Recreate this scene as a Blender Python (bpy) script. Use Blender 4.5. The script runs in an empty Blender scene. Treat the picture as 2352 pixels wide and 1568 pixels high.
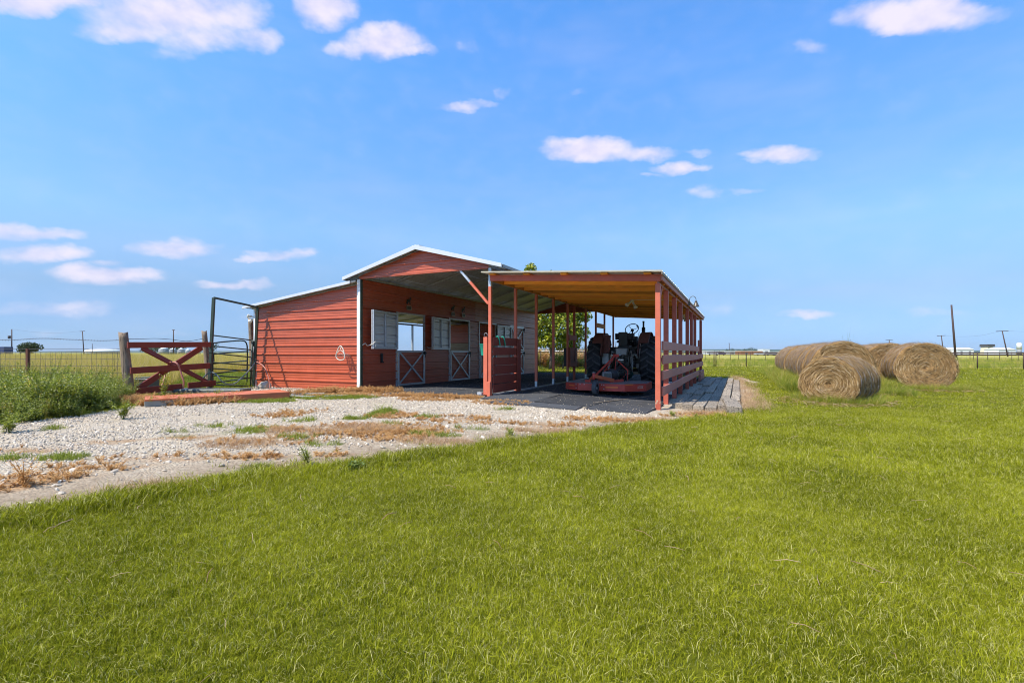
import bpy, bmesh, math, random
import numpy as np
from mathutils import Vector, Matrix, noise as mnoise
random.seed(7); rng = np.random.default_rng(11)
R = math.radians
scene = bpy.context.scene
col = scene.collection

# ------------------------------------------------------------------ camera, sky, sun, exposure
F, CX, HY = 1110.0, 1176.0, 810.0
CAMH = 1.0
cam_d = bpy.data.cameras.new("camera"); cam = bpy.data.objects.new("camera", cam_d); col.objects.link(cam)
cam.location = (0, 0, CAMH); cam.rotation_euler = (R(90), 0, 0)
cam_d.sensor_width = 36; cam_d.lens = 36*F/2352; cam_d.shift_y = 26/2352.0
cam_d.clip_start = 0.05; cam_d.clip_end = 12000
scene.camera = cam

SUN_DIR = Vector((-0.83, -0.557, 1.0)); SUN_DIR = Vector((SUN_DIR.x, SUN_DIR.y, math.tan(R(54.5)))).normalized()
sd = bpy.data.lights.new("sun", 'SUN'); sun = bpy.data.objects.new("sun", sd); col.objects.link(sun)
sd.energy = 3.2; sd.angle = R(0.53); sd.color = (1.0, 0.95, 0.87)
sun.rotation_euler = SUN_DIR.to_track_quat('Z', 'Y').to_euler(); sun.location = (-20, -15, 30)

world = bpy.data.worlds.new("World"); scene.world = world; world.use_nodes = True
nt = world.node_tree; nt.nodes.clear()
def wn(t, **k):
    n = nt.nodes.new(t)
    for a, b in k.items(): setattr(n, a, b)
    return n
def mth(op, a, b=None, c=None, clamp=False):
    n = wn('ShaderNodeMath', operation=op); n.use_clamp = clamp
    for i, v in enumerate((a, b, c)):
        if v is None: continue
        if isinstance(v, (int, float)): n.inputs[i].default_value = v
        else: nt.links.new(v, n.inputs[i])
    return n.outputs[0]
sky = wn('ShaderNodeTexSky', sky_type='NISHITA', sun_disc=False)
sky.sun_elevation = R(54.5); sky.sun_rotation = math.atan2(SUN_DIR.x, SUN_DIR.y)
sky.altitude = 200; sky.air_density = 1.0; sky.dust_density = 0.35; sky.ozone_density = 2.0
tc = wn('ShaderNodeTexCoord'); sep = wn('ShaderNodeSeparateXYZ')
nt.links.new(tc.outputs['Generated'], sep.inputs[0])
az = mth('ARCTAN2', sep.outputs[0], sep.outputs[1]); el = mth('ARCSINE', sep.outputs[2])
cmb = wn('ShaderNodeCombineXYZ'); nt.links.new(az, cmb.inputs[0]); nt.links.new(el, cmb.inputs[1])
nz = wn('ShaderNodeTexNoise'); nz.inputs['Scale'].default_value = 20; nz.inputs['Detail'].default_value = 5; nz.inputs['Roughness'].default_value = 0.55
nmap = wn('ShaderNodeMapping'); nmap.inputs['Scale'].default_value = (1, 1.6, 1)
nt.links.new(cmb.outputs[0], nmap.inputs[0]); nt.links.new(nmap.outputs[0], nz.inputs[0])
nz2 = wn('ShaderNodeTexNoise'); nz2.inputs['Scale'].default_value = 17; nz2.inputs['Detail'].default_value = 5
nt.links.new(nmap.outputs[0], nz2.inputs[0])
# warp the cloud lookup
wsub = wn('ShaderNodeVectorMath', operation='SUBTRACT'); nt.links.new(nz.outputs['Color'], wsub.inputs[0]); wsub.inputs[1].default_value = (.5, .5, .5)
wsc = wn('ShaderNodeVectorMath', operation='MULTIPLY'); nt.links.new(wsub.outputs[0], wsc.inputs[0]); wsc.inputs[1].default_value = (.045, .030, 0)
wad = wn('ShaderNodeVectorMath', operation='ADD'); nt.links.new(cmb.outputs[0], wad.inputs[0]); nt.links.new(wsc.outputs[0], wad.inputs[1])
CLOUDS = [(95,4,160,24,1.2),(20,8,70,20,1.0),(400,30,190,48,1.15),(300,72,100,26,.95),(470,88,110,26,.85),(585,90,65,24,.85),(540,40,80,36,.9),(400,125,70,12,.4),
 (750,10,70,38,1.3),(885,95,85,28,1.25),(820,112,75,16,.85),(940,112,60,13,.95),(2090,42,150,30,1.3),(2160,18,95,26,1.2),(1990,50,60,12,.7),(1865,105,42,12,.45),
 (1350,345,105,23,1.3),(1470,352,85,14,.95),(1600,350,30,7,.5),(1795,352,80,14,1.0),(1740,366,40,6,.5),(1560,386,65,11,.95),(1500,400,30,5,.6),(1620,440,42,10,.55),(1715,437,38,7,.5),
 (1060,245,60,10,.8),(1110,237,35,8,.6),(1155,215,24,10,.45),(1075,108,28,14,.4),(75,538,105,13,.9),(20,534,60,14,.9),(110,582,90,18,1.0),(60,590,60,14,.5),(250,632,115,16,1.05),(180,622,50,13,.9),
 (245,606,35,8,.6),(400,574,100,18,.95),(420,560,50,12,.7),(645,584,70,11,.85),(700,577,30,8,.7),(570,592,40,6,.6),(540,655,85,10,.85),(590,648,35,7,.6),(130,708,140,20,.6),(230,712,60,14,.45),
 (1850,720,60,10,.7),(1650,715,50,16,.3),(2140,718,70,10,.35),(1330,210,20,5,.3),(2200,390,160,20,.18),(1950,480,160,18,.15),(560,733,40,10,.25),(90,760,60,7,.3),(420,765,80,6,.25),
 # the same fair-weather clouds go on outside the picture
 (-400,300,150,30,1.0),(-700,90,190,40,1.0),(2900,250,150,30,1.0),(3300,500,160,20,.9),(3000,640,120,14,.8),(-500,600,150,18,.9)]
tot = None
for (px, py, rx, ry, s) in CLOUDS:
    X = (px-CX)/F; Z = (HY-py)/F
    a = math.atan2(X, 1); e = math.atan2(Z, math.hypot(X, 1))
    ra = rx/F/(1+X*X)**.5/(1+X*X)**.25*1.28; re = ry/F/(1+X*X+Z*Z)**.5*1.55
    vm = wn('ShaderNodeVectorMath', operation='SUBTRACT'); nt.links.new(wad.outputs[0], vm.inputs[0]); vm.inputs[1].default_value = (a, e, 0)
    sl = -Z*X*(1+X*X)**.5/(1+X*X+Z*Z)      # keeps each cloud bank level
    d1 = wn('ShaderNodeVectorMath', operation='DOT_PRODUCT'); nt.links.new(vm.outputs[0], d1.inputs[0]); d1.inputs[1].default_value = (1/ra, 0, 0)
    d2 = wn('ShaderNodeVectorMath', operation='DOT_PRODUCT'); nt.links.new(vm.outputs[0], d2.inputs[0]); d2.inputs[1].default_value = (-sl/re, 1/re, 0)
    dd_ = mth('MULTIPLY_ADD', d1.outputs['Value'], d1.outputs['Value'], mth('MULTIPLY', d2.outputs['Value'], d2.outputs['Value']))
    g = mth('MULTIPLY_ADD', dd_, -s, s); g = mth('MAXIMUM', g, 0)
    tot = g if tot is None else mth('SMOOTH_MAX', tot, g, .18)
n2 = mth('MULTIPLY_ADD', nz2.outputs[0], 1.25, -0.60)
dens = mth('MULTIPLY', mth('ADD', tot, mth('MULTIPLY', n2, mth('MINIMUM', mth('MULTIPLY', tot, 2.5), 1.0))), 1.0)
mr = wn('ShaderNodeMapRange', interpolation_type='SMOOTHSTEP'); nt.links.new(dens, mr.inputs[0])
mr.inputs[1].default_value = 0.04; mr.inputs[2].default_value = 1.3; mr.inputs[3].default_value = 0; mr.inputs[4].default_value = .93
# faint high haze streaks
nz3 = wn('ShaderNodeTexNoise'); nz3.inputs['Scale'].default_value = 3.5; nz3.inputs['Detail'].default_value = 4
m3 = wn('ShaderNodeMapping'); m3.inputs['Scale'].default_value = (1, 3.5, 1); m3.inputs['Rotation'].default_value = (0, 0, .15)
nt.links.new(cmb.outputs[0], m3.inputs[0]); nt.links.new(m3.outputs[0], nz3.inputs[0])
veil = mth('MULTIPLY', mth('MAXIMUM', mth('SUBTRACT', nz3.outputs[0], .45), 0), .4)
fac = mth('MAXIMUM', mr.outputs[0], veil, clamp=True)
ev = wn('ShaderNodeMapRange'); nt.links.new(el, ev.inputs[0]); ev.inputs[1].default_value = 0; ev.inputs[2].default_value = .65
rp_ = wn('ShaderNodeValToRGB'); nt.links.new(ev.outputs[0], rp_.inputs[0]); E = rp_.color_ramp.elements
GR = [(0, (0.254, 0.426, 0.861)), (0.03, (0.271, 0.435, 0.836)), (0.1, (0.344, 0.476, 0.763)), (0.167, (0.459, 0.549, 0.713)), (0.35, (0.744, 0.93, 1.042)), (0.58, (0.742, 1.107, 1.395)), (0.79, (0.719, 1.232, 1.655)), (1, (0.625, 1.25, 1.748))]
while len(E) < len(GR): E.new(.5)
for i_, (p_, c_) in enumerate(GR): E[i_].position = p_; E[i_].color = (c_[0]/2, c_[1]/2, c_[2]/2, 1)
dbl = wn('ShaderNodeVectorMath', operation='SCALE'); nt.links.new(rp_.outputs[0], dbl.inputs[0]); dbl.inputs['Scale'].default_value = 2
tint = wn('ShaderNodeMix', data_type='RGBA', blend_type='MULTIPLY'); tint.inputs[0].default_value = 1
nt.links.new(sky.outputs[0], tint.inputs[6]); nt.links.new(dbl.outputs[0], tint.inputs[7])
mx = wn('ShaderNodeMix', data_type='RGBA'); nt.links.new(fac, mx.inputs[0])
nt.links.new(tint.outputs[2], mx.inputs[6]); cs = wn('ShaderNodeMix', data_type='RGBA'); cr_ = wn('ShaderNodeMapRange'); nt.links.new(nz2.outputs[0], cr_.inputs[0]); cr_.inputs[1].default_value = .35; cr_.inputs[2].default_value = .6
nt.links.new(cr_.outputs[0], cs.inputs[0]); cs.inputs[6].default_value = (4.0, 3.85, 5.0, 1); cs.inputs[7].default_value = (4.95, 4.55, 5.25, 1); nt.links.new(cs.outputs[2], mx.inputs[7])
bg = wn('ShaderNodeBackground'); nt.links.new(mx.outputs[2], bg.inputs[0]); bg.inputs[1].default_value = 0.09
wo = wn('ShaderNodeOutputWorld'); nt.links.new(bg.outputs[0], wo.inputs[0])
world.cycles.sampling_method = 'MANUAL'; world.cycles.sample_map_resolution = 1024

vs = scene.view_settings; vs.view_transform = 'Standard'; vs.look = 'None'; vs.gamma = 1; vs.exposure = 1.12; vs.use_curve_mapping = False
scene.render.engine = 'CYCLES'
try:
    scene.cycles.use_denoising = True; scene.cycles.denoiser = 'OPENIMAGEDENOISE'; scene.cycles.denoising_input_passes = 'RGB_ALBEDO_NORMAL'; scene.cycles.denoising_prefilter = 'ACCURATE'; scene.cycles.filter_width = 1.05
except Exception: pass
scene.cycles.max_bounces = 8; scene.cycles.transparent_max_bounces = 8
scene.cycles.caustics_reflective = False; scene.cycles.caustics_refractive = False

# ------------------------------------------------------------------ frames of reference
ANG = -R(25.06); P0 = Vector((-4.02, 12.76, 0))
U = Vector((math.cos(ANG), math.sin(ANG), 0)); V = Vector((-math.sin(ANG), math.cos(ANG), 0))
def Wp(u, v, z=0): return P0 + U*u + V*v + Vector((0, 0, z))
def toL(p):
    d = Vector((p[0], p[1], 0)) - P0; d.z = 0
    return d.dot(U), d.dot(V)
def ss(t):
    t = max(0.0, min(1.0, t)); return t*t*(3-2*t)
def hz(x, y):
    u, v = toL((x, y)); return -0.11*ss((u-3.9)/3.7)
def hu(u): return -0.11*ss((u-3.9)/3.7)
def at(px, py, D): return Vector(((px-CX)/F*D, D, CAMH+(HY-py)/F*D))
def gp(px, py, lift=0.0):
    D = F*CAMH/(py-HY)
    for i in range(12):
        z = hz((px-CX)/F*D, D)+lift; D = F*(CAMH-z)/(py-HY)
    return Vector(((px-CX)/F*D, D, z))

# ------------------------------------------------------------------ materials
def newmat(name):
    m = bpy.data.materials.new(name); m.use_nodes = True
    t = m.node_tree; t.nodes.clear()
    o = t.nodes.new('ShaderNodeOutputMaterial'); b = t.nodes.new('ShaderNodeBsdfPrincipled')
    t.links.new(b.outputs[0], o.inputs[0]); return m, t, b, o
def mat(name, base, rough=0.6, metal=0.0, var=0.25, scale=4.0, stretch=(1, 1, 1), bump=0.0, bscale=40.0, second=None, sthr=0.6, sscale=6.0, spec=0.4, objrand=0.0, coord='Object', sedge=.06, hue=0.0):
    """a procedural material: noise-varied base colour, optional second colour in patches (wear, stain), fine bump."""
    m, t, b, o = newmat(name); N = t.nodes; L = t.links
    tc = N.new('ShaderNodeTexCoord'); mp = N.new('ShaderNodeMapping'); mp.inputs['Scale'].default_value = stretch
    L.new(tc.outputs[coord], mp.inputs[0])
    n = N.new('ShaderNodeTexNoise'); n.inputs['Scale'].default_value = scale; n.inputs['Detail'].default_value = 6; n.inputs['Roughness'].default_value = .6
    L.new(mp.outputs[0], n.inputs[0])
    r = N.new('ShaderNodeMapRange'); L.new(n.outputs[0], r.inputs[0]); r.inputs[1].default_value = .25; r.inputs[2].default_value = .75
    r.inputs[3].default_value = 1-var; r.inputs[4].default_value = 1+var
    val = r.outputs[0]
    if objrand:
        oi = N.new('ShaderNodeObjectInfo'); mm = N.new('ShaderNodeMath'); mm.operation = 'MULTIPLY_ADD'
        L.new(oi.outputs['Random'], mm.inputs[0]); mm.inputs[1].default_value = 2*objrand; mm.inputs[2].default_value = 1-objrand
        m2 = N.new('ShaderNodeMath'); m2.operation = 'MULTIPLY'; L.new(val, m2.inputs[0]); L.new(mm.outputs[0], m2.inputs[1]); val = m2.outputs[0]
    hsv = N.new('ShaderNodeHueSaturation'); hsv.inputs['Color'].default_value = (*base, 1); L.new(val, hsv.inputs['Value'])
    if hue:
        hn = N.new('ShaderNodeMath'); hn.operation = 'MULTIPLY_ADD'; L.new(n.outputs[0], hn.inputs[0]); hn.inputs[1].default_value = hue; hn.inputs[2].default_value = .5-hue/2
        L.new(hn.outputs[0], hsv.inputs['Hue'])
    c = hsv.outputs[0]
    if second is not None:
        n2 = N.new('ShaderNodeTexNoise'); n2.inputs['Scale'].default_value = sscale; n2.inputs['Detail'].default_value = 8; n2.inputs['Roughness'].default_value = .65
        L.new(mp.outputs[0], n2.inputs[0])
        r2 = N.new('ShaderNodeMapRange'); L.new(n2.outputs[0], r2.inputs[0]); r2.inputs[1].default_value = sthr; r2.inputs[2].default_value = sthr+sedge
        x = N.new('ShaderNodeMix'); x.data_type = 'RGBA'; L.new(r2.outputs[0], x.inputs[0]); L.new(c, x.inputs[6]); x.inputs[7].default_value = (*second, 1); c = x.outputs[2]
    L.new(c, b.inputs['Base Color'])
    rr = N.new('ShaderNodeMapRange'); L.new(n.outputs[0], rr.inputs[0]); rr.inputs[3].default_value = max(.02, rough-.12); rr.inputs[4].default_value = min(1, rough+.12); L.new(rr.outputs[0], b.inputs['Roughness'])
    b.inputs['Metallic'].default_value = metal
    b.inputs['Specular IOR Level'].default_value = spec
    if bump:
        nb = N.new('ShaderNodeTexNoise'); nb.inputs['Scale'].default_value = bscale; nb.inputs['Detail'].default_value = 5; L.new(mp.outputs[0], nb.inputs[0])
        bp = N.new('ShaderNodeBump'); bp.inputs['Strength'].default_value = bump; bp.inputs['Distance'].default_value = .01; L.new(nb.outputs[0], bp.inputs['Height']); L.new(bp.outputs[0], b.inputs['Normal'])
    return m
def leafmat(name, c1, c2, trans=.3, rough=.55, wscale=.6, spec=.25, c3=None):
    m, t, b, o = newmat(name); N = t.nodes; L = t.links
    oi = N.new('ShaderNodeObjectInfo'); geo = N.new('ShaderNodeNewGeometry')
    n = N.new('ShaderNodeTexNoise'); n.inputs['Scale'].default_value = wscale; n.inputs['Detail'].default_value = 5; L.new(geo.outputs['Position'], n.inputs[0])
    wnz = N.new('ShaderNodeTexWhiteNoise'); wnz.noise_dimensions = '1D'
    ad = N.new('ShaderNodeMath'); ad.operation = 'ADD'; L.new(oi.outputs['Random'], ad.inputs[0]); L.new(geo.outputs['Random Per Island'], ad.inputs[1])
    L.new(ad.outputs[0], wnz.inputs['W'])
    mm = N.new('ShaderNodeMath'); mm.operation = 'MULTIPLY_ADD'; L.new(wnz.outputs[0], mm.inputs[0]); mm.inputs[1].default_value = 1.0; mm.inputs[2].default_value = -.5
    a2 = N.new('ShaderNodeMath'); a2.operation = 'ADD'; a2.use_clamp = True; L.new(mm.outputs[0], a2.inputs[0])
    r = N.new('ShaderNodeMapRange'); L.new(n.outputs[0], r.inputs[0]); r.inputs[1].default_value = .12; r.inputs[2].default_value = .88; L.new(r.outputs[0], a2.inputs[1])
    x = N.new('ShaderNodeMix'); x.data_type = 'RGBA'; L.new(a2.outputs[0], x.inputs[0]); x.inputs[6].default_value = (*c1, 1); x.inputs[7].default_value = (*c2, 1)
    c = x.outputs[2]
    if c3 is not None:
        wn2 = N.new('ShaderNodeTexWhiteNoise'); wn2.noise_dimensions = '1D'; sc = N.new('ShaderNodeMath'); sc.operation = 'MULTIPLY_ADD'; L.new(ad.outputs[0], sc.inputs[0]); sc.inputs[1].default_value = 3.7; sc.inputs[2].default_value = 1.3
        L.new(sc.outputs[0], wn2.inputs['W']); gt = N.new('ShaderNodeMath'); gt.operation = 'GREATER_THAN'; L.new(wn2.outputs[0], gt.inputs[0]); gt.inputs[1].default_value = c3[3]
        x2 = N.new('ShaderNodeMix'); x2.data_type = 'RGBA'; L.new(gt.outputs[0], x2.inputs[0]); L.new(c, x2.inputs[6]); x2.inputs[7].default_value = (*c3[:3], 1); c = x2.outputs[2]
    L.new(c, b.inputs['Base Color']); b.inputs['Roughness'].default_value = rough; b.inputs['Specular IOR Level'].default_value = spec
    if trans:
        tr = N.new('ShaderNodeBsdfTranslucent'); L.new(c, tr.inputs[0]); ms = N.new('ShaderNodeMixShader'); ms.inputs[0].default_value = trans
        L.new(b.outputs[0], ms.inputs[1]); L.new(tr.outputs[0], ms.inputs[2]); L.new(ms.outputs[0], o.inputs[0])
    return m

M = {}
M['red_sheet'] = mat('red_sheet', (.45, .098, .044), rough=.33, var=.10, scale=3, spec=.6, second=(.54, .18, .10), sthr=.72, sscale=14, bump=.05, bscale=6)
M['faded_sheet'] = mat('faded_sheet', (.52, .19, .13), rough=.38, var=.35, scale=3, stretch=(1, 1, 14), spec=.6, second=(.42, .26, .16), sthr=.5, sscale=5, sedge=.3)
M['white_trim'] = mat('white_trim', (.82, .83, .82), rough=.4, var=.05, second=(.45, .47, .42), sthr=.72, sscale=10)
M['fascia'] = mat('fascia', (.54, .56, .58), rough=.35, var=.04)
M['galv'] = mat('galv', (.50, .52, .54), rough=.42, metal=.55, var=.18, scale=14, second=(.36, .36, .36), sthr=.62, sscale=9)
M['galv_sheet'] = mat('galv_sheet', (.62, .63, .63), rough=.40, metal=.35, var=.16, scale=2.5, stretch=(1, .15, 1), second=(.34, .33, .30), sthr=.6, sscale=4, sedge=.2)
M['galv_dark'] = mat('galv_dark', (.22, .22, .21), rough=.5, metal=.4, var=.2, scale=10)
M['red_wood'] = mat('red_wood', (.48, .105, .062), rough=.6, var=.16, scale=6, stretch=(1, 1, 1), second=(.16, .04, .03), sthr=.66, sscale=9, bump=.25, bscale=30, objrand=.06)
M['red_post'] = mat('red_post', (.58, .14, .075), rough=.5, var=.12, scale=6, second=(.55, .40, .28), sthr=.71, sscale=11, bump=.15, bscale=30, objrand=.05)
M['pink_board'] = mat('pink_board', (.43, .16, .115), rough=.6, var=.14, scale=5, stretch=(1, 1, 3), second=(.12, .05, .04), sthr=.67, sscale=10, bump=.25, bscale=30, objrand=.08)
M['raw_pine'] = mat('raw_pine', (.88, .37, .06), rough=.62, var=.28, scale=3.5, stretch=(1.0, 9, 9), second=(.34, .14, .03), sthr=.64, sscale=5, bump=.2, bscale=20, objrand=.48)
M['grey_wood'] = mat('grey_wood', (.31, .25, .18), rough=.82, var=.3, scale=4, stretch=(6, 1, 6), second=(.09, .07, .05), sthr=.53, sscale=6, bump=.6, bscale=18, objrand=.2)
M['post_wood'] = mat('post_wood', (.24, .17, .11), rough=.85, var=.45, scale=9, stretch=(5, 5, .5), second=(.055, .04, .03), sthr=.56, sscale=7, bump=.9, bscale=16)
M['plank_wood'] = mat('plank_wood', (.40, .32, .23), rough=.75, var=.25, scale=3, stretch=(1, 1, 6), second=(.16, .11, .08), sthr=.63, sscale=6, bump=.3, objrand=.15)
M['deck_paint'] = mat('deck_paint', (.55, .15, .06), rough=.5, var=.16, scale=5, second=(.36, .20, .13), sthr=.66, sscale=10, bump=.3, objrand=.07)
M['pale_paint'] = mat('pale_paint', (.30, .29, .25), rough=.7, var=.2, second=(.30, .27, .22), sthr=.58)
M['rubber_mat'] = mat('rubber_mat', (.060, .061, .064), rough=.88, var=.3, scale=3, second=(.20, .18, .16), sthr=.60, sscale=5, sedge=.2, bump=.4, bscale=60, objrand=.25, spec=.1)
M['tyre'] = mat('tyre', (.022, .023, .026), rough=.65, var=.3, scale=8, second=(.07, .066, .06), sthr=.60, sscale=7, sedge=.2, bump=.2)
M['tread'] = mat('tread', (.075, .075, .075), rough=.7, var=.3, scale=8, bump=.2)
M['black_metal'] = mat('black_metal', (.020, .022, .022), rough=.45, var=.3, scale=10)
M['grease'] = mat('grease', (.12, .125, .105), rough=.55, metal=.2, var=.6, scale=9, second=(.22, .22, .19), sthr=.58, sscale=12, bump=.5, bscale=40)
M['grease_dark'] = mat('grease_dark', (.022, .022, .021), rough=.5, var=.6, scale=12, bump=.5, bscale=40)
M['old_grey'] = mat('old_grey', (.36, .37, .36), rough=.5, metal=.2, var=.3, scale=7, second=(.12, .11, .09), sthr=.60, sscale=9)
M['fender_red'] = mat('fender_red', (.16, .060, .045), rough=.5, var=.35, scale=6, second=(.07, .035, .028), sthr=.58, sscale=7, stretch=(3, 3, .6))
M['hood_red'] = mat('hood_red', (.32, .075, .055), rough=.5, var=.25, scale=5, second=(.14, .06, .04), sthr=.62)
M['mower_red'] = mat('mower_red', (.60, .070, .045), rough=.42, var=.25, scale=5, second=(.14, .045, .04), sthr=.62, sscale=8)
M['mower_orange'] = mat('mower_orange', (.58, .13, .05), rough=.5, var=.2, scale=6, second=(.22, .07, .05), sthr=.62)
M['mower_top'] = mat('mower_top', (.26, .21, .20), rough=.75, var=.35, scale=6, second=(.28, .23, .17), sthr=.55, sscale=8)
M['reflector'] = mat('reflector', (.90, .20, .05), rough=.35, var=.1)
M['bolt'] = mat('bolt', (.70, .70, .70), rough=.3, metal=.6)
M['vinyl'] = mat('vinyl', (.030, .030, .033), rough=.55, var=.3, bump=.3)
M['ring_plastic'] = mat('ring_plastic', (.60, .55, .44), rough=.5, var=.15)
M['white_plastic'] = mat('white_plastic', (.80, .78, .72), rough=.45, var=.1)
M['green_plastic'] = mat('green_plastic', (.02, .30, .20), rough=.4, var=.15, second=(.35, .5, .42), sthr=.66)
M['blue_tub'] = mat('blue_tub', (.03, .06, .13), rough=.45)
M['grey_plastic'] = mat('grey_plastic', (.15, .155, .165), rough=.55, var=.15)
M['green_dark'] = mat('green_dark', (.008, .07, .05), rough=.5, var=.2)
M['rope'] = mat('rope', (.75, .70, .58), rough=.8, var=.2, bump=.3)
M['hose_red'] = mat('hose_red', (.42, .16, .11), rough=.45, var=.15)
M['hose_grey'] = mat('hose_grey', (.12, .14, .14), rough=.45, var=.15)
M['wire'] = mat('wire', (.10, .09, .08), rough=.6, metal=.3)
M['rust'] = mat('rust', (.15, .055, .032), rough=.8, var=.4, scale=12, second=(.36, .30, .26), sthr=.66, sscale=8)
M['pipe_dark'] = mat('pipe_dark', (.060, .035, .028), rough=.7, var=.4, scale=9, second=(.2, .12, .09), sthr=.64)
M['green_tube'] = mat('green_tube', (.040, .055, .035), rough=.42, var=.25, second=(.10, .08, .05), sthr=.64)
M['bulb'] = mat('bulb', (.78, .74, .62), rough=.3, var=.05)
M['lamp_bronze'] = mat('lamp_bronze', (.10, .085, .065), rough=.45, metal=.3)
M['bark'] = mat('bark', (.16, .125, .10), rough=.9, var=.35, scale=8, stretch=(4, 4, .8), bump=.8, bscale=20)
M['far_white'] = mat('far_white', (.62, .63, .62), rough=.6, var=.06)
M['far_cream'] = mat('far_cream', (.58, .52, .36), rough=.7, var=.08)
M['far_grey'] = mat('far_grey', (.22, .23, .23), rough=.6, var=.1)
M['far_orange'] = mat('far_orange', (.50, .22, .08), rough=.7, var=.2)
M['far_dark'] = mat('far_dark', (.04, .035, .035), rough=.7)
M['far_red'] = mat('far_red', (.50, .07, .03), rough=.6)
M['far_blue'] = mat('far_blue', (.025, .04, .12), rough=.6)
M['hill'] = mat('hill', (.045, .075, .045), rough=.95, var=.3, scale=.004, spec=.05)
M['plaque'] = mat('plaque', (.10, .10, .085), rough=.4, metal=.5, var=.3)
M['plaque_rim'] = mat('plaque_rim', (.48, .42, .32), rough=.4, metal=.5, var=.2)
M['horse_metal'] = mat('horse_metal', (.045, .05, .045), rough=.5, metal=.4, var=.3)
M['gate_red'] = mat('gate_red', (.21, .038, .021), rough=.6, var=.14, scale=6, second=(.42, .20, .15), sthr=.72, sscale=12, bump=.25, objrand=.06)
M['edge_cream'] = mat('edge_cream', (.42, .37, .27), rough=.5, var=.15)
M['peel'] = mat('peel', (.42, .085, .045), rough=.6, var=.15, second=(.50, .36, .22), sthr=.53, sscale=16, stretch=(1,1,.4))
M['concrete'] = mat('concrete', (.42, .41, .38), rough=.9, var=.15, scale=8, bump=.4)
M['stone'] = mat('stone', (.55, .46, .35), rough=.9, var=.16, scale=14, objrand=.35, bump=.3, bscale=60)
M['hay'] = mat('hay', (.30, .175, .07), rough=.95, var=.45, scale=9, second=(.09, .055, .03), sthr=.5, sscale=16, sedge=.12, bump=1.0, bscale=45, spec=.1)
M['straw'] = leafmat('straw', (.20, .11, .04), (.50, .33, .145), trans=.12, rough=.8, wscale=3, spec=.15, c3=(.62, .47, .28, .86))
M['twine'] = mat('twine', (.26, .27, .32), rough=.7)
M['grass_lawn'] = leafmat('grass_lawn', (.095, .112, .003), (.43, .425, .024), trans=.28, rough=.7, wscale=.9, spec=.04, c3=(.58, .52, .18, .88))
M['grass_field'] = leafmat('grass_field', (.40, .34, .03), (.68, .54, .12), trans=.35, rough=.6, wscale=.25, spec=.1, c3=(.62, .46, .20, .6))
M['grass_green'] = leafmat('grass_green', (.15, .20, .018), (.36, .38, .05), trans=.35, rough=.6, wscale=.4, spec=.2)
M['weed_leaf'] = leafmat('weed_leaf', (.13, .18, .015), (.37, .39, .05), trans=.35, rough=.6, wscale=1.1, spec=.15, c3=(.46, .48, .22, .86))
M['weed_dark'] = leafmat('weed_dark', (.09, .13, .02), (.20, .25, .05), trans=.25, rough=.55, wscale=2, spec=.3)
M['brown_weed'] = leafmat('brown_weed', (.50, .25, .08), (.70, .45, .20), trans=.2, rough=.8, wscale=2, spec=.1)
M['dry_grass'] = leafmat('dry_grass', (.42, .25, .13), (.60, .43, .26), trans=.2, rough=.8, wscale=2, spec=.1)
M['tree_leaf'] = leafmat('tree_leaf', (.10, .17, .012), (.42, .45, .02), trans=.35, rough=.4, wscale=1.6, spec=.5, c3=(.42, .40, .04, .70))
M['tree_far'] = leafmat('tree_far', (.035, .055, .02), (.075, .10, .035), trans=.2, rough=.7, wscale=.3, spec=.2)
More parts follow.
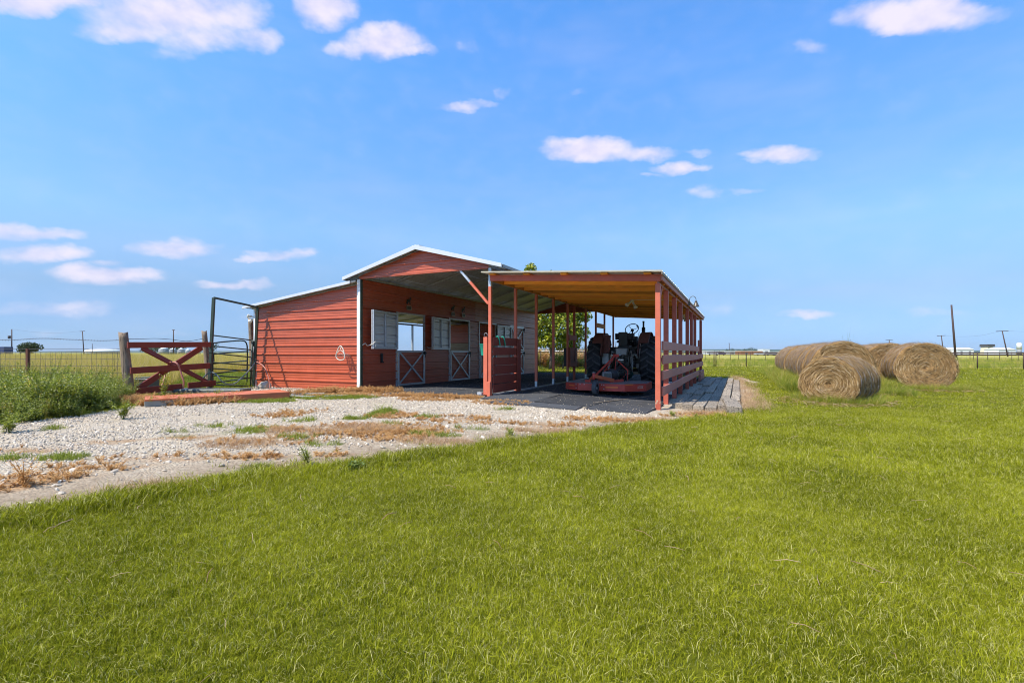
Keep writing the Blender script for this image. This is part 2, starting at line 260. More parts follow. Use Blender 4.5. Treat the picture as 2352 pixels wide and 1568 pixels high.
# ------------------------------------------------------------------ mesh building
class MB:
    def __init__(s): s.v = []; s.f = []; s.mi = []; s.cur = 0; s.smooth = []; s.sm = False
    def add(s, vs, fs):
        b = len(s.v); s.v += [tuple(p) for p in vs]; s.f += [tuple(i+b for i in f) for f in fs]
        s.mi += [s.cur]*len(fs); s.smooth += [s.sm]*len(fs); return s
    def box(s, x0, x1, y0, y1, z0, z1):
        if x0 > x1: x0, x1 = x1, x0
        if y0 > y1: y0, y1 = y1, y0
        if z0 > z1: z0, z1 = z1, z0
        return s.add([(x0,y0,z0),(x1,y0,z0),(x1,y1,z0),(x0,y1,z0),(x0,y0,z1),(x1,y0,z1),(x1,y1,z1),(x0,y1,z1)],
                     [(0,3,2,1),(4,5,6,7),(0,1,5,4),(1,2,6,5),(2,3,7,6),(3,0,4,7)])
    def hexa(s, a): return s.add(a, [(0,3,2,1),(4,5,6,7),(0,1,5,4),(1,2,6,5),(2,3,7,6),(3,0,4,7)])
    def beam(s, p, q, w, h, up=(0,0,1), w2=None, h2=None):
        p, q = Vector(p), Vector(q); d = (q-p).normalized(); up = Vector(up)
        if abs(d.dot(up)) > .98: up = Vector((0, 1, 0)) if abs(d.y) < .9 else Vector((1, 0, 0))
        a = d.cross(up).normalized(); b = a.cross(d).normalized(); w2 = w2 or w; h2 = h2 or h
        vs = []
        for o, ww, hh in ((p, w, h), (q, w2, h2)):
            for sx, sy in ((-1,-1),(1,-1),(1,1),(-1,1)): vs.append(o+a*(sx*ww/2)+b*(sy*hh/2))
        return s.add(vs, [(0,3,2,1),(4,5,6,7),(0,1,5,4),(1,2,6,5),(2,3,7,6),(3,0,4,7)])
    def tube(s, pts, r, n=8, caps=True, closed=False):
        pts = [Vector(p) for p in pts]; rs = r if isinstance(r, (list, tuple)) else [r]*len(pts)
        m = len(pts); fr = None; vs = []; fs = []
        for i, p in enumerate(pts):
            if closed: d = pts[(i+1) % m]-pts[i-1]
            else: d = pts[min(i+1, m-1)]-pts[max(i-1, 0)]
            d.normalize()
            if fr is None:
                ref = Vector((0,0,1)) if abs(d.z) < .9 else Vector((1,0,0)); a = d.cross(ref).normalized()
            else:
                a = fr-d*fr.dot(d)
                a = a.normalized() if a.length > 1e-6 else d.orthogonal().normalized()
            fr = a; b = d.cross(a)
            for k in range(n):
                t = 2*math.pi*k/n; vs.append(p+(a*math.cos(t)+b*math.sin(t))*rs[i])
        for i in range(m if closed else m-1):
            j = (i+1) % m
            for k in range(n): fs.append((i*n+k, i*n+(k+1)%n, j*n+(k+1)%n, j*n+k))
        if caps and not closed: fs.append(tuple(range(n))[::-1]); fs.append(tuple((m-1)*n+k for k in range(n)))
        o = s.sm; s.sm = True; s.add(vs, fs); s.sm = o; return s
    def cyl(s, p, q, r, n=12, r2=None): return s.tube([p, q], [r, r2 if r2 is not None else r], n)
    def lathe(s, prof, axis, origin, n=24, capends=True):
        """prof: (radius, height) along axis"""
        ax = Vector(axis).normalized(); a = ax.orthogonal().normalized(); b = ax.cross(a); o = Vector(origin); vs = []; fs = []
        for (r, h) in prof:
            for k in range(n):
                t = 2*math.pi*k/n; vs.append(o+ax*h+(a*math.cos(t)+b*math.sin(t))*r)
        for i in range(len(prof)-1):
            for k in range(n): fs.append((i*n+k, i*n+(k+1)%n, (i+1)*n+(k+1)%n, (i+1)*n+k))
        if capends: fs.append(tuple(range(n))[::-1]); fs.append(tuple((len(prof)-1)*n+k for k in range(n)))
        q = s.sm; s.sm = True; s.add(vs, fs); s.sm = q; return s
    def prism(s, poly, d):
        d = Vector(d); n = len(poly); P = [Vector(p) for p in poly]
        return s.add(P+[p+d for p in P], [tuple(range(n))[::-1], tuple(range(n, 2*n))]+[(i, (i+1)%n, (i+1)%n+n, i+n) for i in range(n)])
    def mesh(s, name, mats, off=(0,0,0), rot=0.0, bevel=0.0):
        me = bpy.data.meshes.new(name); o = Vector(off); c, sn = math.cos(-rot), math.sin(-rot)
        vv = []
        for p in s.v:
            x, y, z = p[0]-o.x, p[1]-o.y, p[2]-o.z
            vv.append((x*c-y*sn, x*sn+y*c, z))
        me.from_pydata(vv, [], s.f)
        if not isinstance(mats, (list, tuple)): mats = [mats]
        for m in mats: me.materials.append(M[m] if isinstance(m, str) else m)
        me.polygons.foreach_set('material_index', s.mi); me.polygons.foreach_set('use_smooth', s.smooth)
        if bevel:
            bm = bmesh.new(); bm.from_mesh(me)
            bmesh.ops.bevel(bm, geom=[e for e in bm.edges if len(e.link_faces) == 2 and e.calc_face_angle(0) > .5], offset=bevel, segments=1, affect='EDGES', clamp_overlap=True)
            bm.to_mesh(me); bm.free()
        me.update(); return me

def props(o, label=None, cat=None, group=None, kind=None):
    if label: o['label'] = label
    if cat: o['category'] = cat
    if group: o['group'] = group
    if kind: o['kind'] = kind
    return o
class Thing:
    """an Empty at the thing's base; geometry is given in frame coordinates ('w' world, 'l' barn-local u,v,z, 'o' own)"""
    def __init__(s, name, label, cat, base, frame='w', rz=0.0, group=None, kind=None):
        s.o = bpy.data.objects.new(name, None); s.o.empty_display_size = .3; col.objects.link(s.o)
        s.frame = frame
        if frame == 'l':
            s.base = Vector(base); s.o.location = Wp(*base); s.o.rotation_euler = (0, 0, ANG)
        else:
            s.base = Vector(base); s.o.location = s.base; s.o.rotation_euler = (0, 0, rz)
        s.rz = rz
        props(s.o, label, cat, group, kind)
    def part(s, name, mb, mats, parent=None, label=None, kind=None, bevel=0.0):
        if s.frame == 'l': me = mb.mesh(name, mats, s.base, 0, bevel)
        elif s.frame == 'w': me = mb.mesh(name, mats, s.base, s.rz, bevel)
        else: me = mb.mesh(name, mats, (0,0,0), 0, bevel)
        o = bpy.data.objects.new(name, me); col.objects.link(o); o.parent = parent or s.o
        props(o, label, kind=kind); return o
def single(name, mb, mats, label=None, cat=None, base=(0,0,0), group=None, kind=None, bevel=0.0):
    me = mb.mesh(name, mats, (0,0,0), 0, bevel); o = bpy.data.objects.new(name, me); o.location = base; col.objects.link(o)
    props(o, label, cat, group, kind); return o
def copy_tree(o, parent=None):
    c = o.copy(); col.objects.link(c)
    if parent is not None: c.parent = parent
    for ch in [x for x in KIDS.get(o, [])]: copy_tree(ch, c)
    return c
KIDS = {}
def index_kids():
    KIDS.clear()
    for x in bpy.data.objects:
        if x.parent: KIDS.setdefault(x.parent, []).append(x)

def catmull(pts, n=6):
    P = [Vector(p) for p in pts]; P = [P[0]*2-P[1]]+P+[P[-1]*2-P[-2]]; out = []
    for i in range(1, len(P)-2):
        for k in range(n):
            t = k/n; a, b, c, d = P[i-1], P[i], P[i+1], P[i+2]
            out.append(.5*((2*b)+(c-a)*t+(2*a-5*b+4*c-d)*t*t+(3*b-a-3*c+d)*t**3))
    out.append(P[-2]); return out

# ribbed sheet profile: list of (distance across ribs, height)
def ribs(L, major=.245, h=.032, minor=.004, start=0.0):
    pr = [(0, 0)]; x = -major+start
    while x < L:
        for (dx, hh) in ((0, 0), (.016, h), (.042, h), (.058, 0), (.095, 0), (.101, minor), (.118, minor), (.124, 0), (.165, 0), (.171, minor), (.188, minor), (.194, 0)):
            t = x+dx
            if 0 < t < L: pr.append((t, hh))
        x += major
    pr.append((L, 0)); return pr
def sheet(mb, o, A, B, N, la, lb, start=0.0, major=.245, h=.032, minor=.008, na=1, warp=0.0):
    """ribs run along A, profile along B, height along N. double-sided by thickness-free strip (single skin)."""
    o, A, B, N = Vector(o), Vector(A), Vector(B), Vector(N); pr = ribs(lb, major, h, minor, start); vs = []; fs = []
    for i in range(na+1):
        for (t, hh) in pr:
            p = o+A*(la*i/na)+B*t+N*hh
            if warp: p = p+N*(warp*mnoise.noise(p*1.3))
            vs.append(p)
    m = len(pr)
    for i in range(na):
        for k in range(m-1): fs.append((i*m+k, i*m+k+1, (i+1)*m+k+1, (i+1)*m+k))
    return mb.add(vs, fs)
def clip(mb, co, no):
    """cut away what lies on the +no side of the plane"""
    me = mb.mesh('t', [], (0,0,0)); bm = bmesh.new(); bm.from_mesh(me)
    bmesh.ops.bisect_plane(bm, geom=bm.verts[:]+bm.edges[:]+bm.faces[:], plane_co=co, plane_no=no, clear_outer=True)
    out = MB(); bm.verts.index_update(); out.add([v.co[:] for v in bm.verts], [[v.index for v in f.verts] for f in bm.faces]); bm.free(); bpy.data.meshes.remove(me); return out

# ------------------------------------------------------------------ scattering (geometry nodes, for what nobody could count)
def make_scatter_group():
    g = bpy.data.node_groups.new('scatter', 'GeometryNodeTree')
    g.interface.new_socket('Geometry', in_out='INPUT', socket_type='NodeSocketGeometry')
    g.interface.new_socket('Collection', in_out='INPUT', socket_type='NodeSocketCollection')
    g.interface.new_socket('Geometry', in_out='OUTPUT', socket_type='NodeSocketGeometry')
    N = g.nodes; L = g.links; gi = N.new('NodeGroupInput'); go = N.new('NodeGroupOutput')
    ci = N.new('GeometryNodeCollectionInfo'); ci.inputs['Separate Children'].default_value = True; ci.inputs['Reset Children'].default_value = True
    L.new(gi.outputs[1], ci.inputs[0])
    ip = N.new('GeometryNodeInstanceOnPoints'); L.new(gi.outputs[0], ip.inputs['Points']); L.new(ci.outputs[0], ip.inputs['Instance']); ip.inputs['Pick Instance'].default_value = True
    def attr(nm, ty):
        a = N.new('GeometryNodeInputNamedAttribute'); a.data_type = ty; a.inputs[0].default_value = nm; return a.outputs[0]
    L.new(attr('idx', 'INT'), ip.inputs['Instance Index']); 
    e2r = N.new('FunctionNodeEulerToRotation'); L.new(attr('rot', 'FLOAT_VECTOR'), e2r.inputs[0]); L.new(e2r.outputs[0], ip.inputs['Rotation'])
    L.new(attr('scl', 'FLOAT_VECTOR'), ip.inputs['Scale']); L.new(ip.outputs[0], go.inputs[0]); return g
SCAT = make_scatter_group()
def scatter(name, protos, pos, rot, scl, label=None, parent=None, kind='stuff'):
    pos = np.asarray(pos, dtype=np.float32); n = len(pos)
    me = bpy.data.meshes.new(name+'_points'); me.vertices.add(n); me.vertices.foreach_set('co', pos.ravel())
    for nm, ty, arr in (('rot', 'FLOAT_VECTOR', rot), ('scl', 'FLOAT_VECTOR', scl)):
        a = me.attributes.new(nm, ty, 'POINT'); a.data.foreach_set('vector', np.asarray(arr, dtype=np.float32).ravel())
    a = me.attributes.new('idx', 'INT', 'POINT'); a.data.foreach_set('value', rng.integers(0, len(protos), n).astype(np.int32))
    c = bpy.data.collections.new(name+'_kinds')
    for m in protos:
        o = bpy.data.objects.new(name+'_kind', m); c.objects.link(o)
    o = bpy.data.objects.new(name, me); col.objects.link(o)
    md = o.modifiers.new('scatter', 'NODES'); md.node_group = SCAT
    for it in SCAT.interface.items_tree:
        if it.item_type == 'SOCKET' and it.in_out == 'INPUT' and it.name == 'Collection': md[it.identifier] = c
    props(o, label, kind=kind)
    if parent: o.parent = parent
    return o
def rs(n, s0, s1, tilt=.15, hvar=.3):
    rot = np.stack([rng.normal(0, tilt, n), rng.normal(0, tilt, n), rng.uniform(0, 6.283, n)], 1)
    s = rng.uniform(s0, s1, n); scl = np.stack([s, s, s*rng.uniform(1-hvar, 1+hvar, n)], 1); return rot, scl
def blades(name, mt, n, rad, h, w, lean=.5, seg=2, hvar=.4):
    mb = MB()
    for i in range(n):
        a = random.uniform(0, 6.283); r = rad*math.sqrt(random.random()); x, y = r*math.cos(a), r*math.sin(a)
        t = random.uniform(0, 6.283); hh = h*random.uniform(1-hvar, 1+hvar); ln = hh*lean*random.uniform(.2, 1.3); dx, dy = math.cos(t)*ln, math.sin(t)*ln
        f = random.uniform(0, 6.283); wx, wy = math.cos(f)*w/2, math.sin(f)*w/2
        if seg == 1: mb.add([(x-wx,y-wy,0),(x+wx,y+wy,0),(x+dx,y+dy,hh)], [(0,1,2)])
        else:
            mx_, my_, mz = x+dx*.32, y+dy*.32, hh*.6
            mb.add([(x-wx,y-wy,-.01),(x+wx,y+wy,-.01),(mx_+wx*.8,my_+wy*.8,mz),(mx_-wx*.8,my_-wy*.8,mz),(x+dx,y+dy,hh*.93)], [(0,1,2,3),(3,2,4)])
    return mb.mesh(name, mt)
def sprig(name, mt, h, nl, ls, spread=.35, stems=3, stem_mat='weed_dark', lm=None):
    """a weed: a few stems with small leaves"""
    mb = MB()
    for s_ in range(stems):
        a = random.uniform(0, 6.283); ln = h*spread*random.uniform(.2, 1.2); hh = h*random.uniform(.7, 1.1)
        tip = Vector((math.cos(a)*ln, math.sin(a)*ln, hh)); mid = tip*.5+Vector((math.cos(a)*ln*-.15, math.sin(a)*ln*-.15, hh*.06))
        mb.cur = 1; mb.tube([(0,0,-.02), mid, tip], [.004, .003, .0015], 3, caps=False); mb.cur = 0
        for i in range(nl):
            t = (i+random.random())/nl; t = .12+.88*t; p = tip*t if t > .5 else mid*(t*2)
            b = random.uniform(0, 6.283); el = random.uniform(-.2, .9); d = Vector((math.cos(b)*math.cos(el), math.sin(b)*math.cos(el), math.sin(el)))
            l = ls*random.uniform(.6, 1.4)*(1.15-.5*t); rr = l*random.uniform(.2, 1.6)
            p = p+d*rr*.8; sd_ = d.cross(Vector((0, 0, 1))).normalized()*l*.33; up = Vector((0, 0, l*.12))
            mb.add([p, p+d*l*.5+sd_+up, p+d*l, p+d*l*.5-sd_+up], [(0,1,2,3)])
    return mb.mesh(name, [mt, stem_mat])
# vectorised value noise
_tab = rng.random((256, 256))
def vnoise(x, y, s=1.0):
    x = np.asarray(x)/s+71.3; y = np.asarray(y)/s+37.7; xi = np.floor(x).astype(int); yi = np.floor(y).astype(int); fx = x-xi; fy = y-yi
    fx = fx*fx*(3-2*fx); fy = fy*fy*(3-2*fy); T = lambda a, b: _tab[a % 256, b % 256]
    return (T(xi, yi)*(1-fx)+T(xi+1, yi)*fx)*(1-fy)+(T(xi, yi+1)*(1-fx)+T(xi+1, yi+1)*fx)*fy
def fbm(x, y, s=1.0): return .5*vnoise(x, y, s)+.3*vnoise(x, y, s*.45)+.2*vnoise(x, y, s*.2)
def hzn(x, y):
    u = (x-P0.x)*U.x+(y-P0.y)*U.y; t = np.clip((u-3.9)/3.7, 0, 1); return -0.11*t*t*(3-2*t)
def inpoly(x, y, P):
    r = np.zeros(len(x), bool); n = len(P)
    for i in range(n):
        x0, y0 = P[i][0], P[i][1]; x1, y1 = P[(i+1)%n][0], P[(i+1)%n][1]
        c = ((y0 > y) != (y1 > y)) & (x < (x1-x0)*(y-y0)/((y1-y0) if y1 != y0 else 1e-9)+x0); r ^= c
    return r
def pdist(x, y, P):
    """signed distance to polygon, + inside"""
    d = np.full(len(x), 1e9); n = len(P)
    for i in range(n):
        ax, ay = P[i][0], P[i][1]; bx, by = P[(i+1)%n][0], P[(i+1)%n][1]; ex, ey = bx-ax, by-ay
        t = np.clip(((x-ax)*ex+(y-ay)*ey)/(ex*ex+ey*ey+1e-12), 0, 1); d = np.minimum(d, np.hypot(x-ax-t*ex, y-ay-t*ey))
    return np.where(inpoly(x, y, P), d, -d)
# ------------------------------------------------------------------ the ground
GRAVEL = [gp(*p) for p in [(-260,1250),(0,1203),(150,1172),(300,1145),(450,1119),(560,1101),(700,1086),(850,1066),(960,1045),(1080,1034),(1180,1015),(1300,1003),(1400,987),(1500,974),(1600,967),(1700,953),(1742,940),(1744,915),(1722,890),(1704,874),(1690,864)]]
GRAVEL += [Wp(9.9, 9.6), Wp(7.7, 12.6), Wp(0, 12.6), Wp(-4.0, 12.4), Wp(-4.1, -.1)]
GRAVEL += [gp(*p) for p in [(560,894),(440,905),(330,926),(280,938),(150,956),(0,973),(-260,992)]]
FIELD = [(-300,11.6),(-14,11.4),(-9.3,11.0),(-9.6,13.5),(-14,21),(-12,25),(-4,27.5),(.5,31.2),(8,34.3),(16,38.6),(25,36.2),(36,33),(300,10),(3000,0),(3000,6000),(-3000,6000),(-3000,12)]
def ell(px, py, rx, ry):
    c = gp(px, py); a = gp(px+rx, py); b = gp(px, py+ry)
    return (c.x, c.y, abs(a.x-c.x), max(abs(b.y-c.y), .12))
BROWN = [ell(*p) for p in [(60,1033,100,10),(250,1013,80,6),(420,1003,60,6),(90,1098,110,12),(230,1073,110,9),(360,1052,110,8),(560,1048,90,7),(640,985,60,5),(470,1003,40,8),(760,1045,40,4),
  (620,1012,130,12),(760,985,110,14),(880,1000,110,12),(960,985,110,12),(1060,965,90,9),(900,955,60,6),(700,945,60,5),(640,955,50,4),(860,907,130,5),(1010,917,90,4),(1150,925,70,5),(740,908,70,6),(420,920,110,8),(480,905,120,9),(600,903,60,5),(1250,975,80,5),(1400,965,100,5),(1600,955,80,5),(30,1118,60,10)]]
GREENP = [ell(*p) for p in [(500,978,62,4),(420,990,40,3),(590,985,50,4),(680,1003,45,8),(690,966,38,4),(880,950,30,9),(745,914,130,4),(600,922,80,4),(130,948,30,3),(120,985,24,2),(410,1000,30,3),(18,1054,28,6),(150,1052,60,3),(740,1020,45,6),(1000,1000,60,4),(1080,985,40,3),(600,1080,40,5),(900,975,30,4),(560,992,60,4),(980,958,30,3),(1160,940,30,2),(820,962,30,3)]]
DRYG = [ell(*p) for p in [(560,1018,90,14),(700,990,90,12),(860,985,90,10),(640,1085,60,8),(1722,925,16,8),(1640,951,50,4),(1250,990,90,5),(1480,965,60,4),(1000,1015,90,8),(330,1120,120,8)]]
def emask(x, y, E, soft=.35):
    m = np.zeros(len(x))
    for (cx, cy, a, b) in E:
        d = ((x-cx)/a)**2+((y-cy)/b)**2; m = np.maximum(m, np.clip((1.25-d)/soft/1.6, 0, 1))
    return m
def axis(fine0, fine1, st, lows, highs): return np.array(lows+list(np.arange(fine0, fine1+1e-6, st))+highs)
gx = axis(-22, 26, .16, [-3200,-1500,-700,-320,-160,-90,-55,-38,-28], [30,36,46,62,90,160,320,700,1500,3200])
gy = axis(-2, 24, .16, [-60,-25,-12,-6], [24.6,25.5,26.5,28,29.5,31,32.5,34,36,38,41,45,50,58,70,90,130,200,400,900,2000,4500])
GX, GY = np.meshgrid(gx, gy); fxx, fyy = GX.ravel(), GY.ravel(); nx_, ny_ = len(gx), len(gy)
near = (fxx > -23) & (fxx < 27) & (fyy > -3) & (fyy < 25)
gd = np.where(near, pdist(fxx, fyy, GRAVEL), -50.0)
gmask = np.clip((gd+.25*(fbm(fxx, fyy, .7)-.5))/.28+.5, 0, 1)
brm = np.where(near, emask(fxx, fyy, BROWN), 0); gnm = np.where(near, emask(fxx, fyy, GREENP), 0); drm = np.where(near, emask(fxx, fyy, DRYG), 0)
# the gravel thins to bare earth along the lawn's edge
LE = [gp(*p) for p in [(-260,1250),(0,1203),(150,1172),(300,1145),(450,1119),(560,1101),(700,1086),(850,1066),(960,1045),(1080,1034),(1180,1015),(1300,1003),(1400,987),(1500,974),(1600,967),(1700,953),(1742,940),(1744,915)]]
def edist(x, y):
    d = np.full(len(x), 1e9)
    for i in range(len(LE)-1):
        ax, ay = LE[i].x, LE[i].y; ex, ey = LE[i+1].x-ax, LE[i+1].y-ay
        t = np.clip(((x-ax)*ex+(y-ay)*ey)/(ex*ex+ey*ey), 0, 1); d = np.minimum(d, np.hypot(x-ax-t*ex, y-ay-t*ey))
    return d
ed = np.where(near, edist(fxx, fyy), 0.0); dirtm = np.clip(1.45-ed/(.75+.5*np.clip((-fxx-1)/3, 0, 1.4))+1.2*(fbm(fxx, fyy, .9)-.5), 0, 1)*np.where(gd > -.3, 1, 0)
gz = hzn(fxx, fyy)+np.where(near, (fbm(fxx, fyy, 1.7)-.5)*.03, 0)
# flat under the buildings and planks
lu = (fxx-P0.x)*U.x+(fyy-P0.y)*U.y; lv = (fxx-P0.x)*V.x+(fyy-P0.y)*V.y
flat = (lu > -4.6) & (lu < 10.6) & (lv > -.4) & (lv < 13.2); gz = np.where(flat, hzn(fxx, fyy)-.012, gz)
fm = inpoly(fxx, fyy, FIELD).astype(float)
verts = np.stack([fxx, fyy, gz], 1)
def ground_obj(name, sel, mt, label=None):
    idx = np.arange((nx_-1)*(ny_-1)); r = idx//(nx_-1); c = idx % (nx_-1); a = r*nx_+c
    quads = np.stack([a, a+1, a+nx_+1, a+nx_], 1); cx = fxx[quads].mean(1); cy = fyy[quads].mean(1)
    q = quads[sel(quads, cx, cy)]; used = np.unique(q); remap = np.full(len(fxx), -1); remap[used] = np.arange(len(used)); q = remap[q]
    me = bpy.data.meshes.new(name); me.vertices.add(len(used)); me.vertices.foreach_set('co', verts[used].astype(np.float32).ravel())
    me.loops.add(q.size); me.loops.foreach_set('vertex_index', q.ravel().astype(np.int32)); me.polygons.add(len(q)); me.polygons.foreach_set('loop_start', np.arange(0, q.size, 4, dtype=np.int32))
    me.polygons.foreach_set('use_smooth', np.ones(len(q), bool)); me.update()
    for nm, arr in (('gravel', gmask), ('brown', brm), ('green', gnm), ('dry', drm), ('dirt', dirtm), ('field', fm)):
        at_ = me.attributes.new(nm, 'FLOAT', 'POINT'); at_.data.foreach_set('value', arr[used].astype(np.float32))
    me.materials.append(mt); o = bpy.data.objects.new(name, me); col.objects.link(o); props(o, label, kind='structure'); return o
def ground_material():
    m, t, b, o = newmat('ground'); N = t.nodes; L = t.links
    geo = N.new('ShaderNodeNewGeometry')
    def nse(s, det=6, ro=.6):
        n = N.new('ShaderNodeTexNoise'); n.inputs['Scale'].default_value = s; n.inputs['Detail'].default_value = det; n.inputs['Roughness'].default_value = ro; L.new(geo.outputs['Position'], n.inputs[0]); return n.outputs[0]
    def ramp(src, stops):
        r = N.new('ShaderNodeValToRGB'); L.new(src, r.inputs[0]); e = r.color_ramp.elements
        while len(e) < len(stops): e.new(.5)
        for i, (p, c) in enumerate(stops): e[i].position = p; e[i].color = (*c, 1)
        return r.outputs[0]
    def mixc(f, a, b_):
        x = N.new('ShaderNodeMix'); x.data_type = 'RGBA'
        if isinstance(f, float): x.inputs[0].default_value = f
        else: L.new(f, x.inputs[0])
        L.new(a, x.inputs[6]); L.new(b_, x.inputs[7]); return x.outputs[2]
    def m2(op, a, b_, c=None, clamp=False):
        n = N.new('ShaderNodeMath'); n.operation = op; n.use_clamp = clamp
        for i, v in enumerate((a, b_, c)):
            if v is None: continue
            if isinstance(v, (int, float)): n.inputs[i].default_value = v
            else: L.new(v, n.inputs[i])
        return n.outputs[0]
    def A(nm):
        a = N.new('ShaderNodeAttribute'); a.attribute_name = nm; return a.outputs['Fac']
    n1 = nse(2.2); n2 = nse(14, 8, .7); n3 = nse(60, 5, .7); n4 = nse(.35, 4); n5 = nse(5, 6, .65)
    lawn = mixc(.5, ramp(n2, [(.32, (.045,.055,.004)), (.68, (.14,.135,.012))]), ramp(n4, [(.35, (.06,.07,.004)), (.65, (.15,.145,.012))]))
    fieldc = mixc(n1, ramp(n4, [(.35, (.32,.31,.03)), (.65, (.48,.40,.08))]), ramp(n5, [(.3, (.15,.17,.045)), (.7, (.38,.30,.12))]))
    vor = N.new('ShaderNodeTexVoronoi'); vor.inputs['Scale'].default_value = 46; L.new(geo.outputs['Position'], vor.inputs['Vector'])
    vsep = N.new('ShaderNodeSeparateColor'); L.new(vor.outputs['Color'], vsep.inputs[0])
    stones = ramp(vsep.outputs[0], [(0, (.32,.26,.19)), (.45, (.48,.41,.32)), (1, (.68,.61,.52))])
    dust = ramp(n2, [(.3, (.40,.30,.19)), (.7, (.64,.53,.39))])
    sfac = m2('MULTIPLY', m2('MULTIPLY_ADD', n5, 3.0, -1.0, True), m2('MULTIPLY_ADD', n1, 3.4, -1.25, True)); gr = mixc(sfac, dust, stones)
    dirt = ramp(n2, [(.28, (.18,.13,.085)), (.55, (.31,.235,.155)), (.75, (.42,.34,.24))]); gr = mixc(A('dirt'), gr, dirt)
    bf = m2('MULTIPLY', A('brown'), m2('MULTIPLY_ADD', n5, 4, -1.3, True), None, True)
    gr = mixc(m2('MULTIPLY', bf, .85), gr, ramp(n3, [(.3, (.26,.13,.05)), (.7, (.44,.27,.13))]))
    df = m2('MULTIPLY', A('dry'), m2('MULTIPLY_ADD', n5, 4, -1.4, True), None, True)
    gr = mixc(m2('MULTIPLY', df, .7), gr, ramp(n3, [(.3, (.34,.22,.12)), (.7, (.56,.42,.27))]))
    gf = m2('MULTIPLY', A('green'), m2('MULTIPLY_ADD', n5, 5, -1.8, True), None, True)
    gr = mixc(m2('MULTIPLY', gf, .8), gr, ramp(n3, [(.3, (.07,.10,.02)), (.7, (.20,.22,.06))]))
    edge = m2('MULTIPLY_ADD', m2('ADD', A('gravel'), m2('MULTIPLY_ADD', n2, .8, -.4)), 2.2, -.6, True)
    c = mixc(A('field'), lawn, fieldc); c = mixc(edge, c, gr); L.new(c, b.inputs['Base Color'])
    b.inputs['Roughness'].default_value = .95; b.inputs['Specular IOR Level'].default_value = .05
    bp = N.new('ShaderNodeBump'); bp.inputs['Strength'].default_value = .8; bp.inputs['Distance'].default_value = .012; L.new(m2('MULTIPLY_ADD', A('gravel'), .75, .05), bp.inputs['Strength'])
    L.new(m2('ADD', m2('MULTIPLY', n3, .9), m2('MULTIPLY', vor.outputs['Distance'], m2('MULTIPLY_ADD', A('dirt'), 3.0, -3.5))), bp.inputs['Height']); L.new(bp.outputs[0], b.inputs['Normal'])
    return m
GM = ground_material()
def qmean(a): return lambda q: a[q].mean(1)
isg = lambda q, cx, cy: gmask[q].mean(1) > .5
isf = lambda q, cx, cy: (fm[q].mean(1) > .5) & ~isg(q, cx, cy)
ground_obj('gravel_yard', isg, GM, 'white limestone gravel yard with brown weeds in front of the red barn')
ground_obj('field', isf, GM, 'open field running flat to the horizon')
ground_obj('lawn', lambda q, cx, cy: ~isg(q, cx, cy) & ~isf(q, cx, cy), GM, 'mown lawn filling the foreground')

# low wooded hills on the horizon
def hill(name, x0, x1, y, hmax, seed, label):
    mb = MB(); n = 160; pr = []
    for i in range(n+1):
        x = x0+(x1-x0)*i/n; e = min(1, min(i, n-i)/14)
        h = hmax*e*(.45+.55*float(fbm(np.array([x+seed]), np.array([seed*3.1]), 900)[0])+.12*(float(vnoise(np.array([x]), np.array([seed]), 60)[0])-.5))
        pr.append((x, h))
    vs = []
    for (x, h) in pr: vs += [(x, y, -1), (x, y+120, h*.75), (x, y+300, h), (x, y+700, -1)]
    fs = [(i*4+k, i*4+4+k, i*4+5+k, i*4+1+k) for i in range(n) for k in range(3)]
    mb.sm = True; mb.add(vs, fs); return single(name, mb, 'hill', label, kind='structure')
hill('hills', -300, 2900, 2600, 34, 3, 'low blue wooded hills along the right of the horizon')
hill('hills', -3600, 300, 3300, 22, 9, 'faint low ridge along the left of the horizon')

# ------------------------------------------------------------------ the barn (local frame u along the front, v into the depth)
GW, LW, LEN = 3.885, 4.02, 12.5          # gable bay width, lean-to width, length
AP, EV, SL = 3.595, 2.97, .265           # ridge height, eave height, roof slope
OV, FO = .40, .19                        # side overhang, front overhang
barn = Thing('barn', 'red corrugated metal barn with open gabled alley and a lean-to on its left', 'barn', (0, 0, 0), 'l')
# front wall of the lean-to: sheets lapped one above the other
slope2 = (2.84-2.36)/LW
wall = barn.part('lean_to_wall', MB().box(-LW+.02, -.06, .004, .04, 0.0, .03), 'galv_dark')
def topclip(mb): return clip(mb, (0, 0, 2.80), (-slope2, 0, 1))
SH = .735
for k in range(4):
    mb = sheet(MB(), (-LW, -.002*(k % 2), k*SH), (1,0,0), (0,0,1), (0,-1,0), LW-.01, min(SH, 2.9-k*SH)+.004, .20, na=24, warp=.0028)
    mb = topclip(mb); mb.sm = False; barn.part('wall_panel', mb, 'red_sheet', wall)
# screws on the ribs
mb = MB()
for u in (-3.1, -2.0, -.9):
    for k in range(11):
        z = .22+k*.245
        if z < 2.3+slope2*(u+LW): mb.box(u-.006, u+.006, -.032, -.02, z-.006, z+.006)
barn.part('screw', mb, 'galv', wall, kind='stuff')
